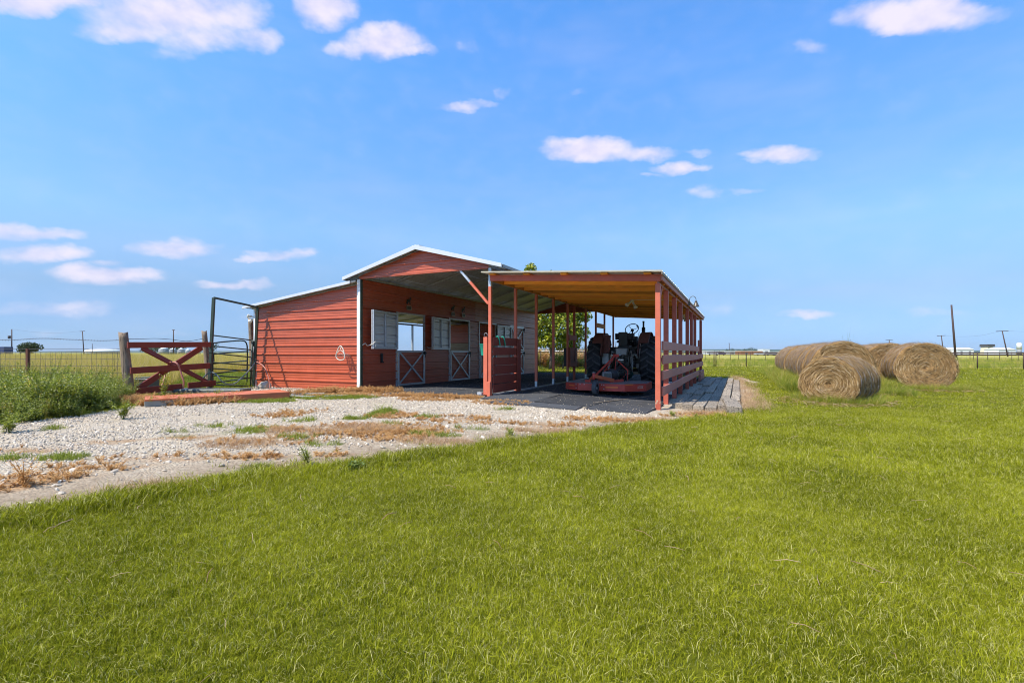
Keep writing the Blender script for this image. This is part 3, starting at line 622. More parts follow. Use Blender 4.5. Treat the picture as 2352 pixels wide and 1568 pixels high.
# the alley's left wall with door openings, facing +u
DOORS = [(1.52, 2.86), (4.36, 5.70), (6.50, 7.88), (9.30, 10.70)]
DT, DH = 2.18, 1.07
iw = barn.part('alley_wall', MB().box(-.05, -.03, 0, LEN, 2.90, 2.95), 'galv_dark')
def wallrun(v0, v1, z0, z1, mt='red_sheet', k0=0):
    z = z0
    # whole sheets follow a common height grid
    g = 0
    zs = [z0]+[SH*i for i in range(1, 5) if z0+.02 < SH*i < z1-.02]+[z1]
    for a, b in zip(zs, zs[1:]):
        st = (.20-a) % .245
        mb = sheet(MB(), (.0, v0, a), (0,1,0), (0,0,1), (1,0,0), v1-v0, b-a, st, na=max(2, int((v1-v0)*5)), warp=.0028)
        barn.part('wall_panel', mb, mt, iw)
prev = 0.06
for i, (a, b) in enumerate(DOORS):
    mt = 'red_sheet' if i < 2 else 'faded_sheet'
    wallrun(prev, a, 0, DT, mt); prev = b
wallrun(prev, LEN, 0, DT, 'faded_sheet')
wallrun(0.06, 6.2, DT, 2.95, 'red_sheet'); wallrun(6.2, LEN, DT, 2.95, 'faded_sheet')
# back skin of the alley wall and the stall partition, seen through the doors
st = barn.part('stall_partition', MB().box(-LW, -.06, 8.74, 8.78, 0, 2.25), 'red_sheet')
for k in range(3):
    mb = sheet(MB(), (-LW+.02, 8.72, k*SH), (1,0,0), (0,0,1), (0,-1,0), LW-.1, SH, .2); barn.part('wall_panel', mb, 'red_sheet', st)
for k in range(6): barn.part('plank', MB().box(-LW+.03, -.1, 8.64, 8.68, .03+k*.235, .25+k*.235), 'plank_wood', st, bevel=.004)
# outer wall of the lean-to: closed at the front, open beside the second stall
ow = barn.part('outer_wall', MB().box(-LW-.02, -LW+.03, 0.02, LEN, 2.20, 2.26), 'galv_dark')
for k in range(3):
    for (a, b) in ((.01, 3.4), (9.0, LEN)):
        mb = sheet(MB(), (-LW-.01, a, k*SH), (0,1,0), (0,0,1), (-1,0,0), b-a, SH, .2); barn.part('wall_panel', mb, 'red_sheet', ow)
for v in (.03, 3.4, 7.66, 9.0, LEN-.03): barn.part('post', MB().box(-LW-.03, -LW+.04, v-.035, v+.035, 0, 2.26), 'galv')
# back walls
bw = barn.part('back_wall', MB().box(-LW, 0, LEN-.03, LEN, 0, .05), 'galv_dark')
for k in range(4): 
    mb = sheet(MB(), (-LW, LEN, k*SH), (1,0,0), (0,0,1), (0,1,0), LW, SH); barn.part('wall_panel', topclip(mb), 'red_sheet', bw)
# gable infill, front and back
for (v, nm) in ((-.015, 'gable_panel'), (LEN, 'gable_panel')):
    mb = sheet(MB(), (0.02, v, 2.95), (1,0,0), (0,0,1), (0,-1,0), GW-.04, .66, .245, na=20, warp=.004)
    mb = clip(mb, (GW/2, 0, AP-.07), (SL, 0, 1)); mb = clip(mb, (GW/2, 0, AP-.07), (-SL, 0, 1)); g = barn.part(nm, mb, 'red_sheet')
    barn.part('bottom_edge', MB().box(.03, GW-.03, v-.03, v+.01, 2.935, 2.965), 'red_sheet', g, bevel=.006)
# corner posts and trim
cp = barn.part('corner_post', MB().box(-.055, .045, -.05, .04, 0, 2.93), 'white_trim', bevel=.004)
barn.part('corner_angle', MB().box(.047, .075, -.035, .03, 0, 2.92), 'green_tube', cp)
barn.part('corner_trim', MB().box(-LW-.045, -LW+.015, -.045, .01, 0, 2.33), 'white_trim')
def roof_half(name, p0, A, B, la, lb, mt, flip=False):
    """sheets ribbed along the depth, laid side by side up the slope"""
    A, B = Vector(A), Vector(B).normalized(); N = A.cross(B).normalized()
    if N.z < 0: N = -N
    rp = barn.part(name, MB().beam(Vector(p0)+A*.01+B*.02-N*.02, Vector(p0)+A*(la-.01)+B*.02-N*.02, .02, .02), 'galv_dark')
    n = math.ceil(lb/.8); w = lb/n
    for k in range(n):
        mb = sheet(MB(), Vector(p0)+B*(w*k)+N*(.002*(k % 2)), A, B, N, la, w+.004, .02, h=.016, na=8, warp=.004); barn.part('roof_sheet', mb, mt, rp)
    return rp
lb = math.hypot(GW/2+OV, (GW/2+OV)*SL)
roof_half('roof', (-OV, -FO, EV), (0,1,0), (1, 0, SL), LEN+2*FO, lb, 'galv_sheet')
roof_half('roof', (GW+OV, -FO, EV), (0,1,0), (-1, 0, SL), LEN+2*FO, lb, 'galv_sheet')
l2 = math.hypot(LW+.34-.1, (LW+.24)*slope2)
roof_half('lean_to_roof', (-LW-.30, -FO, 2.36-.30*slope2+.03), (0,1,0), (1, 0, slope2), LEN+2*FO, l2, 'galv_sheet')
barn.part('ridge_cap', MB().beam((GW/2, -FO-.02, AP+.012), (GW/2, LEN+FO, AP+.012), .22, .012), 'galv_sheet')
# white fascia along the gable and lean-to fronts
for s in (-1, 1):
    a = (GW/2+s*(GW/2+OV), EV); c = (GW/2, AP)
    mb = MB().prism([(a[0], -FO-.012, a[1]+.02), (c[0], -FO-.012, c[1]+.025), (c[0], -FO-.012, c[1]-.085), (a[0], -FO-.012, a[1]-.065)], (0, -.03-.002*s, 0))
    f = barn.part('fascia', mb, 'fascia', bevel=.003)
    # eave trim along the length
    barn.part('eave_trim', MB().box(a[0]-.015, a[0]+.015, -FO+.02, LEN+FO, EV-.06, EV+.005), 'galv_dark')
za = 2.36-.30*slope2+.03
mb = MB().prism([(-LW-.31, -FO-.012, za+.022), (-.13, -FO-.012, 2.36+.03+slope2*(LW-.13)+.025), (-.13, -FO-.012, 2.36+.03+slope2*(LW-.13)-.05), (-LW-.31, -FO-.012, za-.05)], (0, -.03, 0))
barn.part('fascia', mb, 'fascia', bevel=.003)
barn.part('fascia_cap', MB().beam((-.12, -FO, 2.84), (.02, -FO+.02, 2.87), .02, .03), 'galv_dark')
# tube rafters under the roofs, and eave rails
for i in range(10):
    v = .05+i*1.378
    for s in (-1, 1):
        a = Vector((GW/2+s*(GW/2+OV-.06), v, EV-.045+.06*SL)); c = Vector((GW/2, v, AP-.045)); barn.part('rafter', MB().beam(a, c, .05, .055), 'galv')
    barn.part('rafter', MB().beam((-LW-.22, v, za-.03+.11*slope2), (-.06, v, 2.36+.03-.045+slope2*(LW-.06)), .05, .055), 'galv')
for v in (.02, LEN-.02): barn.part('eave_rail', MB().beam((-.3, v-.12, EV-.04+.1*SL), (.02, v-.12, EV-.02+.5*SL), .05, .05), 'galv_dark')
barn.part('wall_plate', MB().box(-.05, .03, .06, LEN, 2.955, 3.01), 'galv')
barn.part('wall_plate', MB().box(GW-.03, GW+.03, .06, LEN, 2.95, 3.01), 'galv')
# diagonal brace in the gable, half galvanised half painted
b0, b1 = Vector((3.08, .0, 2.96)), Vector((3.84, .0, 2.13)); bm_ = b0.lerp(b1, .36)
br = barn.part('brace', MB().beam(b0, bm_, .055, .05), 'galv'); barn.part('painted_length', MB().beam(bm_, b1, .056, .051), 'red_post', br)
# posts between the alley and the carport: red above, galvanised foot
for i, v in enumerate((0, 1.40, 2.80, 4.20, 5.58, 7.70, 9.12, 10.5, 12.1)):
    zb = .20 if i >= 2 else .0
    top = 2.64 if i else 2.52
    p = barn.part('post', MB().box(GW-.035, GW+.035, v-.035, v+.035, zb, top), 'red_post', bevel=.004)
    if zb: barn.part('galvanised_foot', MB().box(GW-.031, GW+.031, v-.031, v+.031, 0, zb), 'galv', p)
    barn.part('galvanised_top', MB().box(GW-.031, GW+.031, v-.031, v+.031, top, 2.95), 'galv', p)
barn.part('base_rail', MB().box(GW-.03, GW+.03, .2, LEN, 0.0, .045), 'galv')
barn.part('foot_bracket', MB().box(GW-.30, GW-.18, -.09, .02, 0, .09), 'galv', bevel=.006)
# ---- Dutch doors
def xdoor(v0, v1, z0, z1, name='half_door', faded=False, parent=None):
    s = .055; d0, d1 = .028, .060
    mb = sheet(MB(), (.006, v0+.02, z0+.02), (0,1,0), (0,0,1), (1,0,0), v1-v0-.04, z1-z0-.04, .1, na=5, warp=.004)
    d = barn.part(name, mb, 'faded_sheet' if faded else 'red_sheet')
    for (a, b, c, e) in ((v0, v0+s, z0, z1), (v1-s, v1, z0, z1), (v0+s+.002, v1-s-.002, z0, z0+s), (v0+s+.002, v1-s-.002, z1-s, z1)):
        barn.part('stile' if e-c > .2 else 'rail', MB().box(d0, d1, a, b, c, e), 'galv', d, bevel=.003)
    barn.part('cross_brace', MB().beam((d0+.012, v0+s, z0+s), (d0+.012, v1-s, z1-s), .052, .02, up=(1,0,0)), 'galv', d)
    barn.part('cross_brace', MB().beam((d0+.034, v0+s, z1-s), (d0+.034, v1-s, z0+s), .052, .02, up=(1,0,0)), 'galv', d)
    lt = MB().box(d1, d1+.02, v1-.10, v1+.06, z1-.10, z1-.05); lt.cyl((d1+.03, v1-.03, z1-.22), (d1+.03, v1-.03, z1-.05), .012, 8); lt.box(d1, d1+.05, v1-.05, v1-.02, z1-.13, z1-.03)
    barn.part('latch', lt, 'black_metal', d)
    return d
for i, (a, b) in enumerate(DOORS):
    fr = barn.part('door_frame', MB().box(-.03, .032, a-.045, a, 0, DT+.02), 'galv')
    barn.part('jamb', MB().box(-.03, .032, b, b+.045, 0, DT+.02), 'galv', fr); barn.part('head', MB().box(-.03, .030, a+.002, b-.002, DT-.03, DT+.015), 'galv', fr)
    xdoor(a+.01, b-.01, .03, DH, faded=i > 1)
xdoor(DOORS[3][0]+.01, DOORS[3][1]-.01, DH+.03, DT-.035, 'upper_door', True)
def shutter(v_h, width, ang, sgn=-1):
    """window shutter hinged at v_h, standing open at an angle off the wall; its unpainted back faces the alley"""
    d = Vector((math.sin(ang), sgn*math.cos(ang), 0)); n = Vector((d.y*-1, d.x, 0)); n = n if n.x > 0 else -n; o = Vector((.05, v_h, 0)); z0, z1 = DH+.035, DT-.03
    mb = sheet(MB(), o+Vector((0,0,z0+.02))-n*.012, d, (0,0,1), -n, width, z1-z0-.04, .1)
    s = barn.part('shutter', mb, 'galv_sheet')
    def bar(a0, a1, b0, b1, t0=-.008, t1=.03, nm='stile'):
        P = [o+d*a+Vector((0,0,z))+n*t for t in (t0, t1) for (a, z) in ((a0, b0), (a1, b0), (a1, b1), (a0, b1))]
        barn.part(nm, MB().hexa(P), 'galv', s, bevel=.003)
    bar(0, .06, z0, z1); bar(width-.06, width, z0, z1); bar(width*.52-.025, width*.52+.025, z0+.062, z1-.062)
    bar(.062, width-.062, z0, z0+.06, nm='rail'); bar(.062, width-.062, z1-.06, z1, nm='rail')
    mid = [o+d*a+Vector((0,0,z))+n*t for t in (-.012, -.03) for (a, z) in ((width-.002, z0), (width+.012, z0), (width+.012, z1), (width-.002, z1))]
    barn.part('edge_strip', MB().hexa(mid), 'white_trim', s)
    return o+d*width
e1 = shutter(1.50, 1.30, R(9)); e2 = shutter(4.32, 1.26, R(7)); shutter(7.93, 1.26, R(3), 1)
barn.part('shutter_hook', MB().box(.03, .07, 7.90, 7.95, 1.7, 2.0), 'black_metal')

def rope(name, pts, r, mt, label, cat, base): return single(name, MB().tube([Vector(p)-Vector(base) for p in catmull(pts, 6)], r, 6), mt, label, cat, base)
w = lambda u, v, z: Wp(u, v, z)
rope('tie_rope', [w(.07,.02,1.20), w(.10,.10,1.25), w(.12,.16,1.19), w(e1.x+.02, e1.y-.02, 1.24), w(e1.x+.05, e1.y+.06, 1.30), w(e1.x+.05, e1.y+.05, 1.16)], .010, 'rope', 'pale rope tying the first shutter back to the white corner post', 'rope', w(.07,.02,0))
rope('tie_rope', [w(.05,2.98,1.18), w(.10,3.02,1.16), w(e2.x+.04, e2.y-.02, 1.19), w(e2.x+.05, e2.y+.12, 1.26)], .009, 'rope', 'short pale rope tying back the second shutter', 'rope', w(.05,2.98,0))
# horse plaques above the doors
def horse(v, label, small=1.0):
    t = Thing('horse_plaque', label, 'plaque', (.03, v, 2.26), 'l')
    P = [(-.105,.02),(-.10,.10),(-.085,.14),(-.03,.15),(.02,.145),(.045,.19),(.06,.235),(.078,.215),(.10,.20),(.125,.165),(.115,.15),(.09,.165),(.075,.11),(.07,.06),(.085,.0),(.068,0),(.055,.06),(.045,.0),(.030,0),(.038,.07),(-.02,.065),(-.045,.05),(-.055,0),(-.072,0),(-.063,.06),(-.082,.0),(-.098,0),(-.09,.06),(-.125,.03)]
    mb = MB().prism([(.035, v+a*small, 2.46+b*small) for a, b in P], (.008, 0, 0)); t.part('horse_figure', mb, 'horse_metal')
    pl = t.part('name_plate', MB().box(.03, .045, v-.11*small, v+.11*small, 2.295, 2.41), 'plaque', bevel=.003)
    for (a, b, c, d) in ((-.115, .115, 2.405, 2.418), (-.115, .115, 2.288, 2.300), (-.118, -.105, 2.302, 2.403), (.105, .118, 2.302, 2.403)):
        t.part('rim', MB().box(.047, .053, v+a*small, v+b*small, c, d), 'plaque_rim', pl)
horse(2.05, 'horse figure plaque above the nearest stall door'); horse(4.55, 'horse figure plaque above the left end of the second stall door', .95); horse(5.25, 'horse figure plaque above the right end of the second stall door', .95); horse(7.35, 'horse figure plaque above the third stall door, half behind the post', .95)
# small things on the alley wall
sw = MB().box(.03, .06, .78, .84, .74, .99); sw.cyl((.07, .81, .76), (.07, .81, .95), .02, 8); sw.box(.03, .09, .77, .85, .72, .76)
single('latch_hook', MB().add([tuple(Wp(*p)) for p in sw.v], sw.f), 'black_metal', 'black door hook screwed to the red wall below the first shutter', 'hook')
# white hose hanger on the lean-to front
hg = Thing('hose_hanger', 'white triangular plastic hose hanger on the sunlit red wall', 'hose hanger', (-.42, -.03, .85), 'l')
ring = [(-.52,-.30,.98),(-.46,-.30,1.10),(-.40,-.30,1.17),(-.34,-.30,1.16),(-.27,-.30,1.06),(-.235,-.30,.92),(-.25,-.30,.84),(-.32,-.30,.815),(-.42,-.30,.815),(-.50,-.30,.85),(-.53,-.30,.91)]
hg.part('ring', MB().tube(catmull(ring+[ring[0]], 4)[:-1], .013, 8, closed=True), 'ring_plastic')
hg.part('spoke', MB().tube([(-.37,-.30,1.14),(-.37,-.30,1.06)], .009, 6), 'ring_plastic'); hg.part('spoke', MB().tube(catmull([(-.50,-.30,.99),(-.42,-.30,1.05),(-.37,-.30,1.06),(-.31,-.30,1.04),(-.25,-.30,.96)], 4), .009, 6), 'ring_plastic')
mb = MB()
for i in range(9):
    t = i/8*math.pi; a = Vector((-.38-.10*math.cos(t), -.30, .90+.07*math.sin(t))); mb.beam(a, a+Vector((0, .27, .0)), .03 if i % 2 else .008, .006)
hg.part('saddle', mb, 'ring_plastic')

# ------------------------------------------------------------------ rubber mats on the floor
fl = bpy.data.objects.new('mat_floor', None); col.objects.link(fl); fl.location = Wp(0, 0, 0); fl.rotation_euler = (0, 0, ANG); props(fl, 'floor of black rubber stable mats under the alley and the carport', kind='structure')
def rmat(u0, u1, v0, v1, rz, lift):
    mb = MB(); c = Vector(((u0+u1)/2, (v0+v1)/2, 0)); vs = []; n = 4
    def pt(a, b, dz):
        p = Vector((u0+(u1-u0)*a, v0+(v1-v0)*b, 0))-c; p.rotate(Matrix.Rotation(rz, 3, 'Z')); p += c
        return (p.x, p.y, hu(p.x)+.004+dz+lift*(1+.6*mnoise.noise(Vector((p.x*1.7, p.y*1.7, 3)))))
    g = [[pt(i/n, j/n, .019) for i in range(n+1)] for j in range(n+1)]; h = [[pt(i/n, j/n, 0) for i in range(n+1)] for j in range(n+1)]
    flat_ = [p for r in g for p in r]; m = n+1; mb.add(flat_, [(j*m+i, j*m+i+1, (j+1)*m+i+1, (j+1)*m+i) for j in range(n) for i in range(n)])
    ring_ = [(0, i) for i in range(n)]+[(j, n) for j in range(n)]+[(n, i) for i in range(n, 0, -1)]+[(j, 0) for j in range(n, 0, -1)]
    T = [g[a][b] for a, b in ring_]; B = [h[a][b] for a, b in ring_]; k = len(T); mb.add(B+T, [(i, (i+1) % k, (i+1) % k+k, i+k) for i in range(k)])
    me = mb.mesh('mat', 'rubber_mat'); o = bpy.data.objects.new('mat', me); col.objects.link(o); o.parent = fl
gap = .012
for (us, vmin) in (((.08, 1.28, 2.50, 3.80), -.35), ((3.97, 5.2, 6.42, 7.6), -.75)):
    for a, b in zip(us, us[1:]):
        v = vmin+random.uniform(-.25, .25); k = 0
        while v < 12.4:
            v1 = min(v+1.83, 12.6); rmat(a+gap/2, b-gap/2+(random.uniform(-.03, 0)), v, v1-gap, random.uniform(-.012, .012) if k else random.uniform(-.05, .05), random.uniform(.002, .010)); v = v1; k += 1
rmat(4.5, 6.3, -1.25, -.72, .05, .006)

# ------------------------------------------------------------------ the timber carport
CU = 7.62
cp_ = Thing('carport', 'open red timber carport with a lean roof standing against the barn', 'carport', (5.8, 0, -.05), 'l')
def zr(u): return 2.80-(u-3.8)*.064        # roof underside
PV = [0, 1.16, 2.68, 4.07, 6.05, 7.5, 8.95, 12.0]
for i, v in enumerate(PV):
    p = cp_.part('post', MB().box(CU-.05, CU+.05, v-.05, v+.05, hu(CU)-.02, 2.36), 'red_post' if i == 0 else 'red_wood', bevel=.006)
cp_.part('peeling_foot', MB().box(CU-.0515, CU+.0515, -.0515, .0515, hu(CU), .07), 'peel').scale = (1, 1, 1)
# side beam on the posts, rim board at the eave, front beam
sb = cp_.part('side_beam', MB().box(CU-.02, CU+.012, -.06, 12.2, 2.362, 2.50), 'pink_board', bevel=.005)
cp_.part('rim_board', MB().box(CU+.06, CU+.10, -.12, 12.5, zr(CU)-.145, zr(CU)-.005), 'pink_board', bevel=.005)
z0, z1 = zr(3.93), zr(CU+.05)
cp_.part('front_beam', MB().hexa([(3.93,-.10,z0-.155),(CU+.058,-.10,z1-.155),(CU+.058,-.06,z1-.155),(3.93,-.06,z0-.155),(3.93,-.10,z0-.02),(CU+.058,-.10,z1-.02),(CU+.058,-.06,z1-.02),(3.93,-.06,z0-.02)]), 'red_wood', bevel=.005)
cp_.part('back_beam', MB().hexa([(3.93,12.36,z0-.155),(CU+.058,12.36,z1-.155),(CU+.058,12.40,z1-.155),(3.93,12.40,z0-.155),(3.93,12.36,z0-.02),(CU+.058,12.36,z1-.02),(CU+.058,12.40,z1-.02),(3.93,12.40,z0-.02)]), 'raw_pine', bevel=.005)
cp_.part('ledger', MB().box(3.925, 3.965, -.05, 12.4, z0-.165, z0-.02), 'raw_pine', bevel=.004)
nj = 21
for i in range(1, nj):
    v = i*12.4/nj-.06+.02
    a, b = zr(3.97), zr(CU+.055)
    cp_.part('joist', MB().hexa([(3.97,v,a-.15),(CU+.055,v,b-.15),(CU+.055,v+.038,b-.15),(3.97,v+.038,a-.15),(3.97,v,a-.03),(CU+.055,v,b-.03),(CU+.055,v+.038,b-.03),(3.97,v+.038,a-.03)]), 'raw_pine', bevel=.003)
for u in (4.02, 4.86, 5.72, 6.58, 7.44):
    cp_.part('purlin', MB().box(u-.07, u+.07, -.20, 12.55, zr(u)-.028, zr(u)+.006), 'raw_pine', bevel=.003)
    cp_.part('clip', MB().box(u+.02, u+.10, -.26, -.16, zr(u)+.008, zr(u)+.016), 'galv')
# roof sheets, ribbed down the slope
B_ = Vector((1, 0, -.064)).normalized(); rf = cp_.part('roof', MB().beam((3.80, -.28, zr(3.8)+.02), (CU+.11, -.28, zr(CU+.11)+.02), .012, .030), 'edge_cream')
for k in range(14):
    mb = sheet(MB(), (3.80, -.28+k*.925, zr(3.80)+.012+.002*(k % 2)), B_, (0,1,0), (0,0,1), 3.94, .93, .05, major=.305, h=.024, na=6, warp=.004); cp_.part('roof_sheet', mb, 'galv_sheet', rf)
cp_.part('edge_strip', MB().box(CU+.102, CU+.118, -.28, 12.67, zr(CU)-.05, zr(CU)+.0), 'plank_wood')
# horizontal boards on the outside of the posts
BZ = [(1.06, 1.24), (.765, .945), (.456, .638), (.149, .332)]
for r_, (a, b) in enumerate(BZ):
    segs = [(.06, 3.50), (3.51, 7.15), (7.16, 9.9)] if r_ in (0, 3) else [(.06, 3.46), (3.47, 7.12), (7.13, 10.0), (10.02, 12.1)]
    for j, (v0, v1) in enumerate(segs):
        dz = random.uniform(-.008, .008); cp_.part('fence_board', MB().box(CU+.053, CU+.093, v0, v1, a+dz, b+dz+random.uniform(-.004, .004)), 'pink_board', bevel=.006)
cp_.part('fence_board', MB().box(CU+.05, CU+.14, 9.95, 12.1, -.10, .16), 'pink_board', bevel=.006); cp_.part('fence_board', MB().box(CU+.05, CU+.13, 9.95, 12.1, .165, .30), 'pink_board', bevel=.006)
cp_.part('loose_board', MB().box(CU-.02, CU+.03, 10.6, 10.8, .9, 1.5), 'red_wood', bevel=.006)
cp_.part('knee_brace', MB().beam((CU-.02, .06, 1.9), (CU-.02, .62, 2.37), .04, .07), 'red_wood')
# back rail, crosspieces and low boards seen behind the tractor
cp_.part('back_rail', MB().box(3.95, 7.55, 12.28, 12.33, .60, .78), 'red_wood', bevel=.005); cp_.part('back_rail', MB().box(3.95, 7.55, 12.28, 12.33, .02, .20), 'plank_wood', bevel=.005)
cp_.part('cross_rail', MB().box(GW-.02, GW+.03, 9.16, 10.46, 2.02, 2.20), 'raw_pine', bevel=.005)
cp_.part('cross_rail', MB().box(GW+.036, GW+.07, 5.55, 6.40, 1.42, 1.60), 'red_wood', bevel=.006)
cp_.part('post', MB().box(GW-.04, GW+.035, 6.26, 6.34, 0, 2.66), 'red_wood', bevel=.005)
# the boarded panel beside the front post
gt = Thing('board_gate', 'dark red gate of six horizontal boards beside the front post of the alley', 'gate', (GW+.05, .7, 0), 'l')
zz = [(.075, .265), (.285, .475), (.50, .70), (.715, .895), (.945, 1.125), (1.17, 1.36)]
for i, (a, b) in enumerate(zz):
    gt.part('board', MB().box(GW+.037, GW+.07, .04, 1.42, a, b), 'gate_red', bevel=.005)
gt.part('upright', MB().box(GW+.072, GW+.105, 1.29, 1.50, .02, 1.345), 'gate_red', bevel=.005)
gt.part('hanging_stile', MB().box(GW-.155, GW-.055, -.05, .0, .03, 1.36), 'red_post', bevel=.005); gt.part('hanging_stile', MB().box(GW-.05, GW+.032, -.075, -.038, .0, .34), 'red_post', bevel=.005)
gt.part('latch_ring', MB().lathe([(.04,-.01),(.05,0),(.04,.01)], (0,1,0), (GW-.10, -.03, 1.41), 12, False), 'galv')
for i, v in enumerate((.30, .58)):
    base = Wp(GW+.05, v, 1.36)
    pts = [Wp(GW+.09, v+.03, 1.17)-base, Wp(GW+.085, v-.02, 1.33)-base, Wp(GW+.055, v-.04, 1.385)-base, Wp(GW+.015, v-.02, 1.34)-base, Wp(GW+.01, v, 1.2)-base]
    single('hose_loop', MB().tube(catmull(pts, 5), .017, 6), 'green_plastic', ('nearer' if i == 0 else 'farther')+' green looped strap hung over the top of the board gate', 'strap', base)
bk = MB(); bk.lathe([(.10, 0), (.135, .26), (.145, .27), (.128, .268), (.095, .012)], (0,0,1), (0,0,0), 20, False)
single('bucket', bk, 'green_plastic', 'green bucket hung on the alley side of the board gate', 'bucket', Wp(GW-.26, .25, .94))
# feeder box between two posts
fb = Thing('wall_box', 'dark boarded box fixed between two posts behind the tractor', 'box', (GW+.05, 5.95, 0), 'l')
for k in range(4): fb.part('board', MB().box(GW+.038, GW+.075, 5.62, 6.42, .52+k*.165, .68+k*.165), 'red_wood', bevel=.004)
fb.part('strap', MB().beam((GW+.085, 6.15, 1.16), (GW+.085, 6.10, .72), .02, .01), 'black_metal')
fb.part('body', MB().box(GW-.16, GW+.036, 5.64, 6.40, .54, 1.16), 'grease_dark')

# lights
def flood(base, label, dirs, cord=None, frame='w'):
    t = Thing('floodlight', label, 'floodlight', base); b = Vector(base)
    t.part('socket_box', MB().cyl(b, b-Vector((0,0,.04)), .055, 14), 'white_plastic')
    for d in dirs:
        d = Vector(d).normalized(); s = b-Vector((0,0,.03)); t.part('lamp_holder', MB().lathe([(.02,0),(.028,.02),(.028,.09),(.02,.10)], d, s+d*.02, 12), 'white_plastic')
        t.part('bulb', MB().lathe([(.025,0),(.03,.03),(.055,.09),(.06,.115),(.045,.13),(.001,.135)], d, s+d*.11, 14), 'bulb')
    return t
pf = Wp(6.35, 3.9, zr(6.35)-.15); flood(pf, 'white twin floodlight under the middle of the carport ceiling', [(-.8,-.3,-.55),(.35,-.4,-.9)])
flood(Wp(7.2, 9.2, zr(7.2)-.15), 'white twin floodlight near the back of the carport ceiling', [(-.3,-.2,-.6),(.2,-.2,-.8)])
rope('light_cable', [pf+Vector((.05,0,0)), Wp(6.8,3.9,2.47), Wp(7.2,3.95,2.45), Wp(7.55,4.1,2.40)], .006, 'white_plastic', 'white cable running from the carport floodlight to a post', 'cable', tuple(pf))
# gooseneck barn lamp on the rim board
gl = Wp(CU+.115, 5.3, zr(CU)-.10); gn = Thing('barn_lamp', 'bronze gooseneck lamp on the eave of the carport', 'lamp', gl)
ud = U
gn.part('wall_plate', MB().beam(gl-Vector((0,0,.06)), gl+Vector((0,0,.05)), .07, .035, up=(0,1,0)), 'lamp_bronze')
arc = [gl+ud*.01+Vector((0,0,.03))]+[gl+ud*(.105-.09*math.cos(t))+Vector((0,0,.11+.10*math.sin(t))) for t in np.linspace(.0, math.pi, 10)]+[gl+ud*.195+Vector((0,0,.08))]
gn.part('arm', MB().tube(arc, .009, 8), 'lamp_bronze'); c = gl+ud*.195-Vector((0,0,.02))
gn.part('shade', MB().lathe([(r_*.60, h_*.60) for r_, h_ in [(.03,.16),(.06,.13),(.075,.12),(.05,.105),(.075,.06),(.14,-.10),(.16,-.135),(.155,-.14),(.13,-.10),(.065,.05)]], (0,0,1), c, 24, False), 'lamp_bronze')
# flood lights and conduit box on the lean-to corner
cb = Wp(-LW-.06, .10, 2.22); t = flood(cb+Vector((-.05,0,-.12)), 'twin security floodlight under the eave at the left corner of the lean-to', [(-1,-.25,.15),(-.85,-.3,-.7)])
t.part('conduit_box', MB().beam(cb+U*.03-V*.02+Vector((0,0,-.42)), cb+U*.03-V*.02+Vector((0,0,.05)), .09, .05), 'white_plastic')
# bucket and battens lying inside
bk = MB(); bk.lathe([(.12, 0), (.145, .30), (.152, .31), (.138, .31), (.112, .012)], (0,0,1), (0,0,0), 20, False)
single('bucket', bk, 'white_plastic', 'white plastic bucket on the mats behind the carport side boards', 'bucket', Wp(7.45, 3.38, hu(7.45)+.03))

# ------------------------------------------------------------------ old timbers laid beside the carport
pk = bpy.data.objects.new('plank_path', None); col.objects.link(pk); pk.location = Wp(8.6, 5, hu(8.6)); pk.rotation_euler = (0, 0, ANG); props(pk, 'platform of weathered grey timbers laid along the carport', kind='structure')
def timber(mb, u0, u1, v0, v1, z0, z1, rz=0, lift0=0, lift1=0):
    c = Vector(((u0+u1)/2, (v0+v1)/2, 0)); n = 5; vs = []; ph = random.uniform(0, 50)
    for j in range(n+1):
        b = j/n
        for (a, z) in ((0, z0), (1, z0), (1, z1), (0, z1)):
            p = Vector((u0+(u1-u0)*a+.010*mnoise.noise(Vector((ph, b*4, a))), v0+(v1-v0)*b, 0))-c; p.rotate(Matrix.Rotation(rz, 3, 'Z')); p += c
            vs.append((p.x, p.y, z+lift0*(1-b)+lift1*b+.010*mnoise.noise(Vector((ph+a*3, b*3, z*9)))))
    fs = [(0,1,2,3)[::-1], tuple(n*4+k for k in range(4))]+[(j*4+k, j*4+(k+1)%4, j*4+4+(k+1)%4, j*4+4+k) for j in range(n) for k in range(4)]
    return mb.add(vs, fs)
g0 = hu(8.6)
PVf = .02
cols = [(7.84, 8.04), (8.052, 8.25), (8.262, 8.46), (8.475, 8.68), (8.70, 8.885), (8.905, 9.09)]
for ci, (a, b) in enumerate(cols):
    v = PVf+[.3, .12, .05, .0, .02, .45][ci]+random.uniform(-.04, .04); end = 11.7 if ci < 5 else 11.0
    while v < end:
        ln = random.choice([1.25, 2.45, 1.9, 2.45, 1.6]); v1 = min(v+ln, end+random.uniform(-.2, .2))
        if v1-v < .4: break
        top = g0+random.uniform(.070, .120)
        mb = timber(MB(), a, b, v, v1-.03, g0-.03, top, random.uniform(-.009, .009), random.uniform(-.02, .012), random.uniform(-.02, .012))
        me = mb.mesh('plank', 'grey_wood', (0,0,0), 0, .008); o = bpy.data.objects.new('plank', me); col.objects.link(o); o.parent = pk
        # geometry is in barn-local coordinates: shift to the path's own base
        for vv in me.vertices: vv.co -= Vector((8.6, 5, g0))
        v = v1
mb = timber(MB(), 8.80, 9.06, -.50, 1.25, g0+.0, g0+.17, R(4), .0, .0); 
t = Thing('timber', 'loose thick weathered timber lying tilted on the outer edge of the plank platform', 'timber', (8.93, .3, g0), 'l'); t.part('beam', mb, 'grey_wood', bevel=.012)
